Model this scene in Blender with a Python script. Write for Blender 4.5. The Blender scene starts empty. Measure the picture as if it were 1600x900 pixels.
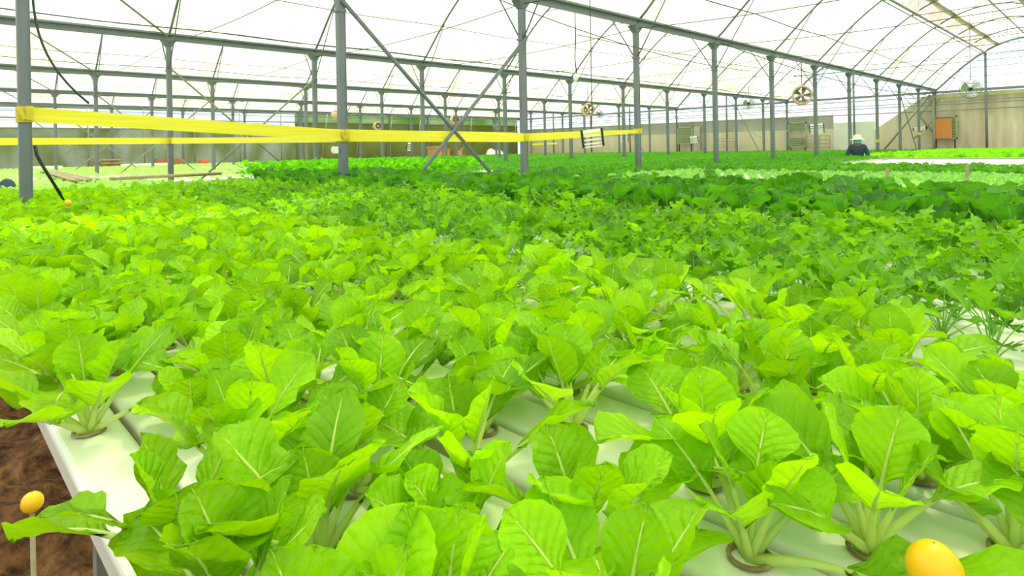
import bpy, math, random
import numpy as np
from mathutils import Vector, Matrix
random.seed(7); rng = np.random.default_rng(7)
S = bpy.context.scene
COL = S.collection
PI = math.pi
CAMZ = 1.40                                    # eye height above the soil
# ------------------------------------------------------------------ camera, sky, sun, exposure
F_PX, YAW, ROLL, CY = 954.4, -0.7954, -0.0188, 231.8      # focal length and level line measured on a 1600x900 frame
fw = Vector((math.sin(YAW), math.cos(YAW), 0)); r0 = Vector((math.cos(YAW), -math.sin(YAW), 0)); u0 = Vector((0, 0, 1))
r2 = r0*math.cos(ROLL) + u0*math.sin(ROLL); u2 = -r0*math.sin(ROLL) + u0*math.cos(ROLL)
cd = bpy.data.cameras.new('camera'); cam = bpy.data.objects.new('camera', cd); COL.objects.link(cam)
cam.matrix_world = Matrix(((r2.x, u2.x, -fw.x, 0), (r2.y, u2.y, -fw.y, 0), (r2.z, u2.z, -fw.z, CAMZ), (0, 0, 0, 1)))
cd.sensor_width = 36; cd.lens = F_PX*36/1600; cd.shift_y = -(450-CY)/1600; cd.clip_start = 0.02; cd.clip_end = 400
S.camera = cam
W = bpy.data.worlds.new('sky'); S.world = W; W.use_nodes = True
W.node_tree.nodes['Background'].inputs[0].default_value = (0.80, 0.90, 1.0, 1)
W.node_tree.nodes['Background'].inputs[1].default_value = 1.05
sd = bpy.data.lights.new('sun', 'SUN'); sun = bpy.data.objects.new('sun', sd); COL.objects.link(sun)
sd.energy = 7.5; sd.angle = math.radians(8); sd.color = (1.0, 0.97, 0.88)
sun_dir = Vector((-0.10, 0.42, 1.0)).normalized()     # towards the sun: almost overhead
sun.rotation_euler = (sun_dir).to_track_quat('Z', 'Y').to_euler(); sun.location = (-10, 15, 20)
S.view_settings.view_transform = 'Standard'; S.view_settings.look = 'None'; S.view_settings.gamma = 1
S.view_settings.use_curve_mapping = False; S.view_settings.exposure = 0.46
S.cycles.max_bounces = 8; S.cycles.diffuse_bounces = 4; S.cycles.transparent_max_bounces = 12
S.cycles.transmission_bounces = 6

def frame_px(x, y, z):
    """where a world point falls in the frame, and its distance"""
    P = Vector((x, y, z-CAMZ)); d = P.dot(fw)
    if d < 0.05: return None
    return 800+F_PX*P.dot(r2)/d, CY-F_PX*P.dot(u2)/d, d

# ------------------------------------------------------------------ tags
def tag(o, label=None, cat=None, group=None, kind=None):
    if label: o['label'] = label
    if cat: o['category'] = cat
    if group: o['group'] = group
    if kind: o['kind'] = kind
    return o
def empty(name, loc, label, cat, group=None, rz=0, parent=None):
    o = bpy.data.objects.new(name, None); COL.objects.link(o); o.location = loc; o.rotation_euler = (0, 0, rz)
    o.empty_display_size = 0.1
    return tag(o, label, cat, group)
ORD = ['zeroth','first','second','third','fourth','fifth','sixth','seventh','eighth','ninth','tenth','eleventh','twelfth','thirteenth','fourteenth','fifteenth',
       'sixteenth','seventeenth','eighteenth','nineteenth','twentieth','twenty-first','twenty-second','twenty-third','twenty-fourth','twenty-fifth','twenty-sixth','twenty-seventh','twenty-eighth','twenty-ninth','thirtieth']
def ordn(n): return ORD[n] if n < len(ORD) else ('%d-th' % n)

# ------------------------------------------------------------------ materials
def new_mat(name):
    m = bpy.data.materials.new(name); m.use_nodes = True; nt = m.node_tree; nt.nodes.clear()
    out = nt.nodes.new('ShaderNodeOutputMaterial'); return m, nt, out
def N(nt, t, **kw):
    n = nt.nodes.new(t)
    for k, v in kw.items(): setattr(n, k, v)
    return n
def noise(nt, scale, detail=3, coord='Object', stretch=None):
    tc = N(nt, 'ShaderNodeTexCoord'); n = N(nt, 'ShaderNodeTexNoise'); n.inputs['Scale'].default_value = scale; n.inputs['Detail'].default_value = detail
    src = tc.outputs[coord]
    if stretch:
        mp = N(nt, 'ShaderNodeMapping'); mp.inputs['Scale'].default_value = stretch; nt.links.new(src, mp.inputs[0]); src = mp.outputs[0]
    nt.links.new(src, n.inputs['Vector']); return n
def ramp(nt, src, stops):
    r = N(nt, 'ShaderNodeValToRGB'); e = r.color_ramp.elements
    e[0].position, e[0].color = stops[0][0], (*stops[0][1], 1); e[1].position, e[1].color = stops[-1][0], (*stops[-1][1], 1)
    for p, c in stops[1:-1]:
        q = e.new(p); q.color = (*c, 1)
    nt.links.new(src, r.inputs[0]); return r
def plain(name, c, c2=None, rough=0.6, metal=0.0, scale=12, stretch=None, bump=0.0, spec=0.4, detail=4):
    m, nt, out = new_mat(name); b = N(nt, 'ShaderNodeBsdfPrincipled')
    b.inputs['Roughness'].default_value = rough; b.inputs['Metallic'].default_value = metal; b.inputs['Specular IOR Level'].default_value = spec
    n = noise(nt, scale, detail, stretch=stretch); r = ramp(nt, n.outputs['Fac'], [(0.3, c), (0.7, c2 or tuple(x*0.8 for x in c))])
    nt.links.new(r.outputs[0], b.inputs['Base Color'])
    if bump:
        bp = N(nt, 'ShaderNodeBump'); bp.inputs['Strength'].default_value = bump; bp.inputs['Distance'].default_value = 0.02
        nt.links.new(n.outputs['Fac'], bp.inputs['Height']); nt.links.new(bp.outputs[0], b.inputs['Normal'])
    nt.links.new(b.outputs[0], out.inputs[0]); return m
def leaf_mat(name, dif, trans, rib, tw=0.5, veins=7.0, vstr=0.45, rough=0.40, spec=0.28, puck=0.5, var=0.22):
    m, nt, out = new_mat(name); L = nt.links.new
    uv = N(nt, 'ShaderNodeUVMap'); sx = N(nt, 'ShaderNodeSeparateXYZ'); L(uv.outputs[0], sx.inputs[0])
    def M(op, a, b=None, c=None):
        n = N(nt, 'ShaderNodeMath', operation=op)
        for i, v in enumerate((a, b, c)):
            if v is None: continue
            if isinstance(v, (int, float)): n.inputs[i].default_value = v
            else: L(v, n.inputs[i])
        return n.outputs[0]
    av = M('ABSOLUTE', M('MULTIPLY_ADD', sx.outputs[0], 2.0, -1.0))
    ph = M('MULTIPLY', M('SUBTRACT', sx.outputs[1], M('MULTIPLY', M('POWER', av, 0.8), 0.30)), veins)
    nz = noise(nt, 35, 2); ph2 = M('ADD', ph, M('MULTIPLY', nz.outputs['Fac'], 0.45))
    fr = M('ABSOLUTE', M('SUBTRACT', M('FRACT', ph2), 0.5))
    side = M('MULTIPLY', M('SUBTRACT', 1.0, M('SMOOTH_MIN', M('MULTIPLY', fr, 9.0), 1.0, 0.2)), M('SUBTRACT', 1.05, av))
    mid = M('SUBTRACT', 1.0, M('MINIMUM', M('MULTIPLY', av, 14.0), 1.0))
    vein = M('MINIMUM', M('MAXIMUM', M('MULTIPLY', M('MAXIMUM', side, 0.0), vstr), mid), 1.0)
    geo = N(nt, 'ShaderNodeNewGeometry'); pn = N(nt, 'ShaderNodeTexNoise'); pn.inputs['Scale'].default_value = 7.0; pn.inputs['Detail'].default_value = 2; L(geo.outputs['Position'], pn.inputs['Vector'])
    oi = N(nt, 'ShaderNodeObjectInfo')
    v = M('ADD', M('MULTIPLY', M('SUBTRACT', pn.outputs['Fac'], 0.5), 2.2*var*2), M('MULTIPLY', M('SUBTRACT', oi.outputs['Random'], 0.5), 2*var))
    hs = N(nt, 'ShaderNodeHueSaturation'); hs.inputs['Color'].default_value = (*dif, 1)
    L(M('ADD', 1.0, v), hs.inputs['Value']); L(M('ADD', 0.5, M('MULTIPLY', v, -0.025)), hs.inputs['Hue'])
    ht = N(nt, 'ShaderNodeHueSaturation'); ht.inputs['Color'].default_value = (*trans, 1)
    L(M('ADD', 1.0, v), ht.inputs['Value']); L(M('ADD', 0.5, M('MULTIPLY', v, -0.025)), ht.inputs['Hue'])
    mx = N(nt, 'ShaderNodeMixRGB'); L(vein, mx.inputs[0]); L(hs.outputs[0], mx.inputs[1]); mx.inputs[2].default_value = (*rib, 1)
    mt = N(nt, 'ShaderNodeMixRGB'); L(M('MULTIPLY', vein, 0.7), mt.inputs[0]); L(ht.outputs[0], mt.inputs[1]); mt.inputs[2].default_value = (*rib, 1)
    b = N(nt, 'ShaderNodeBsdfPrincipled'); b.inputs['Roughness'].default_value = rough; b.inputs['Specular IOR Level'].default_value = spec
    L(mx.outputs[0], b.inputs['Base Color'])
    vo = noise(nt, 95, 2); hgt = M('SUBTRACT', M('MULTIPLY', M('SMOOTH_MIN', M('MULTIPLY', fr, 3.0), 1.0, 0.5), 0.35), M('SUBTRACT', M('MULTIPLY', vein, 0.5), M('MULTIPLY', vo.outputs['Fac'], 1.1)))
    bp = N(nt, 'ShaderNodeBump'); bp.inputs['Strength'].default_value = puck; bp.inputs['Distance'].default_value = 0.004; L(hgt, bp.inputs['Height']); L(bp.outputs[0], b.inputs['Normal'])
    t = N(nt, 'ShaderNodeBsdfTranslucent'); L(mt.outputs[0], t.inputs[0]); L(bp.outputs[0], t.inputs['Normal'])
    ms = N(nt, 'ShaderNodeMixShader'); ms.inputs[0].default_value = tw; L(b.outputs[0], ms.inputs[1]); L(t.outputs[0], ms.inputs[2]); L(ms.outputs[0], out.inputs[0])
    return m
def film_mat(name, base, tint, clear=0.25, scale=0.35, stretch=(1, 0.12, 1), lo=0.40, hi=0.62, trw=0.85, tint2=None):
    """thin plastic film: part clear, part milky, tinted by patches of algae"""
    m, nt, out = new_mat(name); L = nt.links.new
    n = noise(nt, scale, 6, stretch=stretch); stops = [(lo, base), (hi, tint)]
    if tint2: stops.append((min(1, hi+0.18), tint2))
    r = ramp(nt, n.outputs['Fac'], stops)
    tr = N(nt, 'ShaderNodeBsdfTranslucent'); di = N(nt, 'ShaderNodeBsdfDiffuse'); tp = N(nt, 'ShaderNodeBsdfTransparent')
    for s in (tr, di): L(r.outputs[0], s.inputs[0])
    L(r.outputs[0], tp.inputs[0])
    a = N(nt, 'ShaderNodeMixShader'); a.inputs[0].default_value = trw; L(di.outputs[0], a.inputs[1]); L(tr.outputs[0], a.inputs[2])
    c = N(nt, 'ShaderNodeMixShader'); c.inputs[0].default_value = clear; L(a.outputs[0], c.inputs[1]); L(tp.outputs[0], c.inputs[2])
    L(c.outputs[0], out.inputs[0]); return m

M_ = {}
M_['light'] = leaf_mat('young_leaf', (0.26, 0.55, 0.002), (0.45, 0.78, 0.001), (0.52, 0.78, 0.06), tw=0.46, puck=0.95, var=0.24, vstr=0.30)
M_['dark'] = leaf_mat('dark_leaf', (0.065, 0.25, 0.012), (0.145, 0.50, 0.005), (0.22, 0.55, 0.08), tw=0.42, var=0.30, spec=0.45)
M_['mizuna'] = leaf_mat('jagged_leaf', (0.13, 0.34, 0.008), (0.27, 0.62, 0.004), (0.40, 0.70, 0.10), tw=0.45, veins=5, vstr=0.2, var=0.32)
M_['lettuce'] = leaf_mat('frilly_leaf', (0.36, 0.72, 0.16), (0.42, 0.84, 0.13), (0.6, 0.85, 0.25), tw=0.45, vstr=0.1, puck=0.2)
M_['field'] = leaf_mat('field_leaf', (0.065, 0.27, 0.014), (0.14, 0.50, 0.006), (0.25, 0.55, 0.1), tw=0.45, vstr=0.1, puck=0.2)
M_['bush'] = leaf_mat('herb_leaf', (0.12, 0.47, 0.010), (0.26, 0.82, 0.005), (0.3, 0.65, 0.1), tw=0.5, vstr=0.1, puck=0.2)
def stalk_mat(name, c, c2, tw):
    m, nt, out = new_mat(name); L = nt.links.new; n = noise(nt, 20, 3); r = ramp(nt, n.outputs['Fac'], [(0.3, c), (0.7, c2)])
    b = N(nt, 'ShaderNodeBsdfPrincipled'); b.inputs['Roughness'].default_value = 0.4; L(r.outputs[0], b.inputs['Base Color'])
    t = N(nt, 'ShaderNodeBsdfTranslucent'); L(r.outputs[0], t.inputs[0]); ms = N(nt, 'ShaderNodeMixShader'); ms.inputs[0].default_value = tw
    L(b.outputs[0], ms.inputs[1]); L(t.outputs[0], ms.inputs[2]); L(ms.outputs[0], out.inputs[0]); return m
M_['stalk'] = stalk_mat('pale_stalk', (0.72, 0.86, 0.22), (0.84, 0.92, 0.42), 0.45)
M_['dstalk'] = stalk_mat('green_stalk', (0.30, 0.64, 0.08), (0.46, 0.74, 0.16), 0.4)
M_['steel'] = plain('galvanised_steel', (0.13, 0.15, 0.17), (0.19, 0.215, 0.24), rough=0.45, metal=0.25, scale=9, stretch=(1, 1, 0.15))
M_['steel_old'] = plain('weathered_steel', (0.20, 0.20, 0.15), (0.30, 0.32, 0.26), rough=0.6, metal=0.15, scale=20)
M_['beam'] = plain('gutter_steel', (0.145, 0.175, 0.185), (0.205, 0.235, 0.24), rough=0.5, metal=0.2, scale=4, stretch=(1, 0.1, 1))
M_['black'] = plain('black_plastic', (0.012, 0.014, 0.016), (0.02, 0.022, 0.025), rough=0.5)
M_['wire'] = plain('dark_wire', (0.03, 0.045, 0.04), (0.05, 0.06, 0.055), rough=0.6)
M_['twire'] = plain('twine', (0.35, 0.38, 0.34), (0.45, 0.46, 0.4), rough=0.8)
M_['teal'] = plain('teal_cord', (0.01, 0.16, 0.15), (0.01, 0.22, 0.2), rough=0.6)
M_['pvc'] = plain('white_pvc', (0.90, 0.90, 0.86), (0.86, 0.85, 0.77), rough=0.32, scale=5, spec=0.5)
M_['cup'] = plain('tan_cup', (0.42, 0.34, 0.18), (0.25, 0.17, 0.08), rough=0.6, scale=60)
M_['medium'] = plain('dark_medium', (0.02, 0.013, 0.008), (0.07, 0.045, 0.02), rough=0.9, scale=120, bump=0.6)
M_['soil'] = plain('brown_soil', (0.035, 0.014, 0.005), (0.34, 0.15, 0.06), rough=0.95, scale=26, bump=1.0, detail=10)
M_['yellow'] = None
M_['ball'] = plain('yellow_plastic', (0.90, 0.52, 0.01), (0.85, 0.44, 0.008), rough=0.3)
M_['terra'] = plain('faded_orange_plastic', (0.62, 0.38, 0.25), (0.72, 0.50, 0.36), rough=0.55, scale=14)
M_['beige'] = plain('beige_cover', (0.66, 0.55, 0.34), (0.60, 0.47, 0.28), rough=0.6)
M_['white'] = plain('white_plastic', (0.92, 0.92, 0.90), (0.86, 0.87, 0.84), rough=0.4)
M_['greenpanel'] = plain('grey_green_slat', (0.26, 0.31, 0.20), (0.34, 0.38, 0.26), rough=0.6, scale=6)
M_['orange'] = plain('orange_board', (0.62, 0.25, 0.08), (0.50, 0.17, 0.05), rough=0.8, scale=7, stretch=(1, 1, 4), detail=8)
M_['card'] = plain('brown_cardboard', (0.48, 0.26, 0.11), (0.42, 0.21, 0.09), rough=0.85)
M_['redbrown'] = plain('red_brown_board', (0.40, 0.14, 0.07), (0.32, 0.12, 0.06), rough=0.8)
M_['wood'] = plain('weathered_plank', (0.42, 0.36, 0.25), (0.30, 0.22, 0.14), rough=0.8, scale=8, stretch=(0.2, 3, 3))
M_['tray'] = plain('white_foam', (0.85, 0.85, 0.80), (0.75, 0.76, 0.68), rough=0.7)
M_['wallbeige'] = plain('beige_sheet', (0.56, 0.48, 0.36), (0.66, 0.58, 0.46), rough=0.6, scale=1.2, stretch=(3, 1, 0.3))
M_['wallbrown'] = plain('tan_sheet', (0.52, 0.38, 0.29), (0.74, 0.63, 0.55), rough=0.6, scale=0.9, stretch=(3.0, 1, 0.5), detail=2)
M_['wallgrey'] = plain('grey_sheet', (0.30, 0.29, 0.27), (0.42, 0.41, 0.38), rough=0.35, scale=0.8)
M_['tanroll'] = plain('rolled_tan_sheet', (0.50, 0.30, 0.17), (0.62, 0.42, 0.27), rough=0.5, scale=3)
M_['film'] = film_mat('roof_film', (0.70, 0.72, 0.66), (0.61, 0.65, 0.34), clear=0.16, scale=0.7, stretch=(0.25, 1.0, 0.25), lo=0.30, hi=0.70)
M_['filmwhite'] = film_mat('clear_wall_film', (0.86, 0.90, 0.95), (0.90, 0.92, 0.90), clear=0.35, scale=0.6)
M_['algae'] = film_mat('algae_stained_film', (0.50, 0.54, 0.43), (0.34, 0.38, 0.19), clear=0.08, scale=0.9, stretch=(1, 1, 0.5), lo=0.40, hi=0.66, tint2=(0.24, 0.29, 0.11))
M_['olive'] = film_mat('olive_stained_film', (0.22, 0.25, 0.07), (0.34, 0.36, 0.15), clear=0.06, scale=0.5, stretch=(1, 1, 1), lo=0.35, hi=0.65, trw=0.5)
M_['crumple'] = film_mat('crumpled_film', (0.80, 0.74, 0.74), (0.62, 0.46, 0.36), clear=0.2, scale=2.0, stretch=(1, 1, 1), lo=0.42, hi=0.55, trw=0.5)
def tape_mat():
    m, nt, out = new_mat('yellow_tape'); L = nt.links.new
    n = noise(nt, 2.0, 2, stretch=(1, 1, 30)); r = ramp(nt, n.outputs['Fac'], [(0.35, (0.90, 0.76, 0.03)), (0.65, (0.95, 0.84, 0.07))])
    b = N(nt, 'ShaderNodeBsdfPrincipled'); b.inputs['Roughness'].default_value = 0.35; L(r.outputs[0], b.inputs['Base Color'])
    t = N(nt, 'ShaderNodeBsdfTranslucent'); L(r.outputs[0], t.inputs[0]); ms = N(nt, 'ShaderNodeMixShader'); ms.inputs[0].default_value = 0.45
    L(b.outputs[0], ms.inputs[1]); L(t.outputs[0], ms.inputs[2]); L(ms.outputs[0], out.inputs[0]); return m
M_['yellow'] = tape_mat()
M_['skin'] = plain('skin', (0.35, 0.19, 0.12), (0.32, 0.17, 0.10), rough=0.5)
M_['navy'] = plain('dark_blue_cloth', (0.035, 0.06, 0.10), (0.05, 0.08, 0.13), rough=0.9, scale=40)
M_['hat'] = plain('cream_cloth', (0.85, 0.74, 0.62), (0.80, 0.68, 0.56), rough=0.9)
M_['mask'] = plain('turquoise_mask', (0.10, 0.55, 0.45), (0.08, 0.50, 0.40), rough=0.8)
M_['hair'] = plain('black_hair', (0.01, 0.008, 0.006), (0.02, 0.015, 0.01), rough=0.5)
M_['trousers'] = plain('dark_trousers', (0.03, 0.03, 0.035), (0.04, 0.04, 0.045), rough=0.9)

# ------------------------------------------------------------------ mesh building
class MB:
    def __init__(s): s.v = []; s.f = []; s.m = []; s.uv = []
    def add(s, vs, fs, mi=0, uvs=None):
        o = len(s.v); s.v += [tuple(v) for v in vs]; s.f += [tuple(i+o for i in f) for f in fs]; s.m += [mi]*len(fs)
        s.uv += list(uvs) if uvs is not None else [(0.5, 0.5)]*len(vs)
    def box(s, c, d, rot=None, mi=0):
        vs = []
        for x in (-.5, .5):
            for y in (-.5, .5):
                for z in (-.5, .5):
                    p = Vector((x*d[0], y*d[1], z*d[2]))
                    if rot is not None: p = rot @ p
                    vs.append(p+Vector(c))
        s.add(vs, [(0,1,3,2),(4,6,7,5),(0,4,5,1),(2,3,7,6),(0,2,6,4),(1,5,7,3)], mi)
    def tube(s, pts, r, n=6, mi=0, cap=True, flat=1.0):
        pts = [Vector(p) for p in pts]; K = len(pts)
        rs = r if isinstance(r, (list, tuple)) else [r]*K
        t0 = (pts[1]-pts[0]).normalized(); a = Vector((0, 0, 1)) if abs(t0.z) < 0.9 else Vector((0, 1, 0))
        nrm = t0.cross(a).normalized(); vs = []
        for i, p in enumerate(pts):
            t = (pts[min(i+1, K-1)]-pts[max(i-1, 0)]).normalized()
            nrm = (nrm - t*nrm.dot(t)).normalized(); b = t.cross(nrm)
            for k in range(n):
                an = 2*PI*k/n; vs.append(p + (nrm*math.cos(an) + b*math.sin(an)*flat)*rs[i])
        fs = [(i*n+k, i*n+(k+1) % n, (i+1)*n+(k+1) % n, (i+1)*n+k) for i in range(K-1) for k in range(n)]
        if cap: fs += [tuple(range(n))[::-1], tuple((K-1)*n+k for k in range(n))]
        s.add(vs, fs, mi)
    def lathe(s, prof, n=20, axis='Z', c=(0, 0, 0), mi=0, closed=False):
        vs = []
        for r, h in prof:
            for k in range(n):
                a = 2*PI*k/n; x, y = r*math.cos(a), r*math.sin(a)
                v = (x, y, h) if axis == 'Z' else (x, h, y)
                vs.append((v[0]+c[0], v[1]+c[1], v[2]+c[2]))
        P = len(prof); R = range(P if closed else P-1)
        fs = [(i*n+k, i*n+(k+1) % n, ((i+1) % P)*n+(k+1) % n, ((i+1) % P)*n+k) for i in R for k in range(n)]
        s.add(vs, fs, mi)
    def mesh(s, name, mats, smooth=True):
        me = bpy.data.meshes.new(name); me.from_pydata(s.v, [], s.f)
        for m in (mats if isinstance(mats, (list, tuple)) else [mats]): me.materials.append(m)
        me.polygons.foreach_set('material_index', s.m)
        if smooth: me.polygons.foreach_set('use_smooth', [True]*len(s.f))
        ul = me.uv_layers.new(name='UVMap'); vi = np.empty(len(me.loops), dtype=np.int32); me.loops.foreach_get('vertex_index', vi)
        ul.data.foreach_set('uv', np.array(s.uv, dtype=np.float32)[vi].ravel())
        me.update(); return me
    def build(s, name, mats, parent=None, loc=None, smooth=False, mw=None):
        me = s.mesh(name, mats, smooth)
        return link(name, me, parent, loc)
def link(name, me, parent=None, loc=None, rot=None, scale=None):
    o = bpy.data.objects.new(name, me); COL.objects.link(o)
    if parent: o.parent = parent
    if loc is not None: o.location = loc
    if rot is not None: o.rotation_euler = rot
    if scale is not None: o.scale = (scale,)*3
    return o
def centred(mb):
    """lowest middle of a builder, for an empty's place"""
    a = np.array(mb.v); return Vector(((a[:, 0].min()+a[:, 0].max())/2, (a[:, 1].min()+a[:, 1].max())/2, a[:, 2].min()))

# ------------------------------------------------------------------ floor and roof
GUT = 2.2475+CAMZ; XA = -6.43; SP = 6.65; Y0 = 0.554; DY = 3.0; YE = 33.55; RISE = 2.05; XW = -33.60
XR = [XA-SP*k for k in range(5)]                      # the five rows of posts, nearest first
def arch_z(t): return GUT + RISE*(1-abs(2*t-1)**2.0)**1.15      # t from 0 (one gutter) to 1 (the next)
g = MB(); nx, ny = 90, 60
xs = np.concatenate([np.linspace(-34.6, -4, 30), np.linspace(-3.9, 2, 120), np.linspace(2.3, 7, 10)]); ys = np.concatenate([np.linspace(-6, -1.6, 15), np.linspace(-1.5, 2.5, 90), np.linspace(2.7, 4, 5), np.linspace(4.5, 34.5, 20)])
V = []
for y in ys:
    for x in xs:
        near = 1 if (-4 < x < 2 and y < 4) else 0.0; bank = 0.50*max(0, min(1, (x+7)/2))*max(0, min(1, (2.2-y)/1.0))
        V.append((x, y, bank + near*(0.025*math.sin(x*9.1+y*4)*math.cos(y*7.3-x*3) + 0.02*math.sin(x*31+y*12)*math.sin(y*27-x*9) + rng.uniform(-0.01, 0.015))))
n_ = len(xs); Fc = [(j*n_+i, j*n_+i+1, (j+1)*n_+i+1, (j+1)*n_+i) for j in range(len(ys)-1) for i in range(n_-1)]
g.add(V, Fc); tag(g.build('floor', M_['soil'], smooth=True), kind='structure')

def roof_z(x):
    t = ((XA-x)/SP) % 1.0; return arch_z(t)
def roof_film(k, y0, y1, name):
    """one bay of film from row k-1 (t=0, nearer) to row k (t=1)"""
    xa, xb = XA-SP*(k-1), XA-SP*k; K = 36; Y = np.arange(y0, y1+0.01, 0.75)
    if Y[-1] < y1-0.05: Y = np.append(Y, y1)
    mb = MB(); keep = []
    V = []
    for y in Y:
        ph = ((y-Y0) % DY)/DY
        for i in range(K+1):
            t = i/K; sag = 0.03*math.sin(PI*ph)**2
            V.append((xa+(xb-xa)*t, y, arch_z(t)+0.045-sag))
    F = []
    for j in range(len(Y)-1):
        for i in range(K):
            tm = (i+0.5)/K
            if k == 0 and 0.66 < tm < 0.72: continue        # the open roof vent of the nearest bay
            F.append((j*(K+1)+i, j*(K+1)+i+1, (j+1)*(K+1)+i+1, (j+1)*(K+1)+i))
    mb.add(V, F); o = mb.build(name, M_['film'], smooth=True); tag(o, kind='structure'); return o
for k in range(-1, 5): roof_film(k, -6, YE, 'ceiling')

# arch ribs with ties: one per post line in every bay
def rib_label(k, n):
    bay = ['nearest', 'second', 'third', 'fourth', 'farthest'][k]
    return 'curved steel roof rib in the %s bay, %s from the end wall' % (bay, ordn(12-n))
for k in range(0, 5):
    xa, xb = XA-SP*(k-1), XA-SP*k
    for n in range(-1, 12):
        y = Y0+DY*n
        if k == 0 and n < 2: continue
        pts = [(xa+(xb-xa)*i/28, 0, arch_z(i/28)) for i in range(29)]
        root = empty('arch_rib', ((xa+xb)/2, y, GUT), rib_label(k, n) if n >= 0 else None, 'roof rib', 'arch ribs under the roof film')
        if n < 0: root['label'] = 'curved steel roof rib at the near left end of its bay'
        off = Vector((-(xa+xb)/2, 0, -GUT)); sh = lambda P: [Vector(p)+off for p in P]
        b = MB(); b.tube(sh(pts), 0.024, 7); b.build('rib', M_['steel'], root, smooth=True)
        b = MB()
        t1, t2 = 0.26, 0.74
        b.tube(sh([(xa+(xb-xa)*t1, 0, arch_z(t1)), (xa+(xb-xa)*t2, 0, arch_z(t2))]), 0.013, 5)
        b.build('tie_bar', M_['steel'], root, smooth=True)
        b = MB(); b.tube(sh([(xa+(xb-xa)*0.5, 0, arch_z(0.5)), (xa+(xb-xa)*0.5, 0, arch_z(t1))]), 0.009, 5)
        b.build('hanger', M_['steel'], root, smooth=True)
        b = MB()
        for tt in (0.15, 0.33):
            for s in (0, 1):
                t = tt if s == 0 else 1-tt
        if k > 0:                                       # struts from the post collars up to this rib
            pass
        for s in (0, 1):
            t = 0.16 if s == 0 else 0.84; xp = xa if s == 0 else xb
            sb = MB(); sb.tube(sh([(xp+(0.04 if s else -0.04), 0, GUT-0.60), (xa+(xb-xa)*t, 0, arch_z(t))]), 0.012, 5)
            sb.build('strut', M_['steel'], root, smooth=True)

# ridge purlins, film clamps, the roof vent with its rolled sheet
for k in range(0, 5):
    x = XA-SP*(k-1)-SP*0.5; b = MB(); b.tube([(0, -4+0.0, arch_z(.5)+0.0-0.0), (0, YE, arch_z(.5))], 0.028, 6)
    o = b.build('ridge_purlin', M_['beam'], loc=(x, 0, 0), smooth=True)
    tag(o, 'steel ridge pipe running the length of the %s roof bay' % ['nearest', 'second', 'third', 'fourth', 'farthest'][k], 'purlin', 'ridge pipes')
def span_pt(t): return XA+SP*(1-t), arch_z(t)
root = empty('roof_vent', (-4.4, 18, CAMZ+3.8), 'long open roof vent with crumpled film and tan rolled sheet beside the ridge', 'roof vent')
off = Vector((-root.location.x, -18, -root.location.z))
xv, zv = -4.15, CAMZ+4.24; xw, zw = -4.55, CAMZ+3.80
b = MB(); b.tube([Vector((xw, 4, zw))+off, Vector((xw, YE, zw))+off], 0.035, 6); b.tube([Vector((xw-0.10, 4, zw-0.06))+off, Vector((xw-0.10, YE, zw-0.06))+off], 0.018, 5)
b.build('lower_rail', M_['beam'], root, smooth=True)
b = MB(); pr = []
for i in range(60):
    y = 4+(YE-4)*i/59; pr.append(Vector((xv+0.012*math.sin(i), y, zv-0.03+0.008*math.sin(i*2.1)))+off)
b.tube(pr, 0.085, 8); b.build('rolled_sheet', M_['tanroll'], root, smooth=True)
b = MB(); Vv = []
for i in range(160):
    y = 4+(YE-4)*i/159
    for j in range(7):
        s = j/6; Vv.append(Vector((xw+(xv-xw)*s, y+0.05*math.sin(i*1.3+j), zw+(zv-zw)*s+0.05*math.sin(PI*s)*(1+0.9*math.sin(i*0.9+j*1.7)))) + off)
b.add(Vv, [(i*7+j, i*7+j+1, (i+1)*7+j+1, (i+1)*7+j) for i in range(159) for j in range(6)])
b.build('crumpled_film', M_['crumple'], root, smooth=True)
# matching tan roll on the far side of the ridge
xo, zo = span_pt(0.36); b = MB(); b.tube([(0, 4, 0), (0, YE, 0)], 0.10, 8)
tag(b.build('rolled_sheet', M_['tanroll'], loc=(xo, 0, zo-0.14), smooth=True), 'tan rolled sheet under the roof right of the ridge', 'rolled sheet')

# gutter beams
for k in range(5):
    b = MB(); ys_ = -5
    b.box((0, (YE+ys_)/2, 0.0), (0.11, YE-ys_, 0.075)); b.box((0, (YE+ys_)/2, 0.055), (0.26, YE-ys_, 0.035)); b.box((0.055, (YE+ys_)/2, -0.055), (0.018, YE-ys_, 0.035))
    o = b.build('gutter_beam', M_['beam'], loc=(XR[k], 0, GUT+0.02))
    tag(o, 'long grey gutter beam on top of the %s row of posts' % ['nearest', 'second', 'third', 'fourth', 'farthest'][k], 'beam', 'gutter beams')

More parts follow.
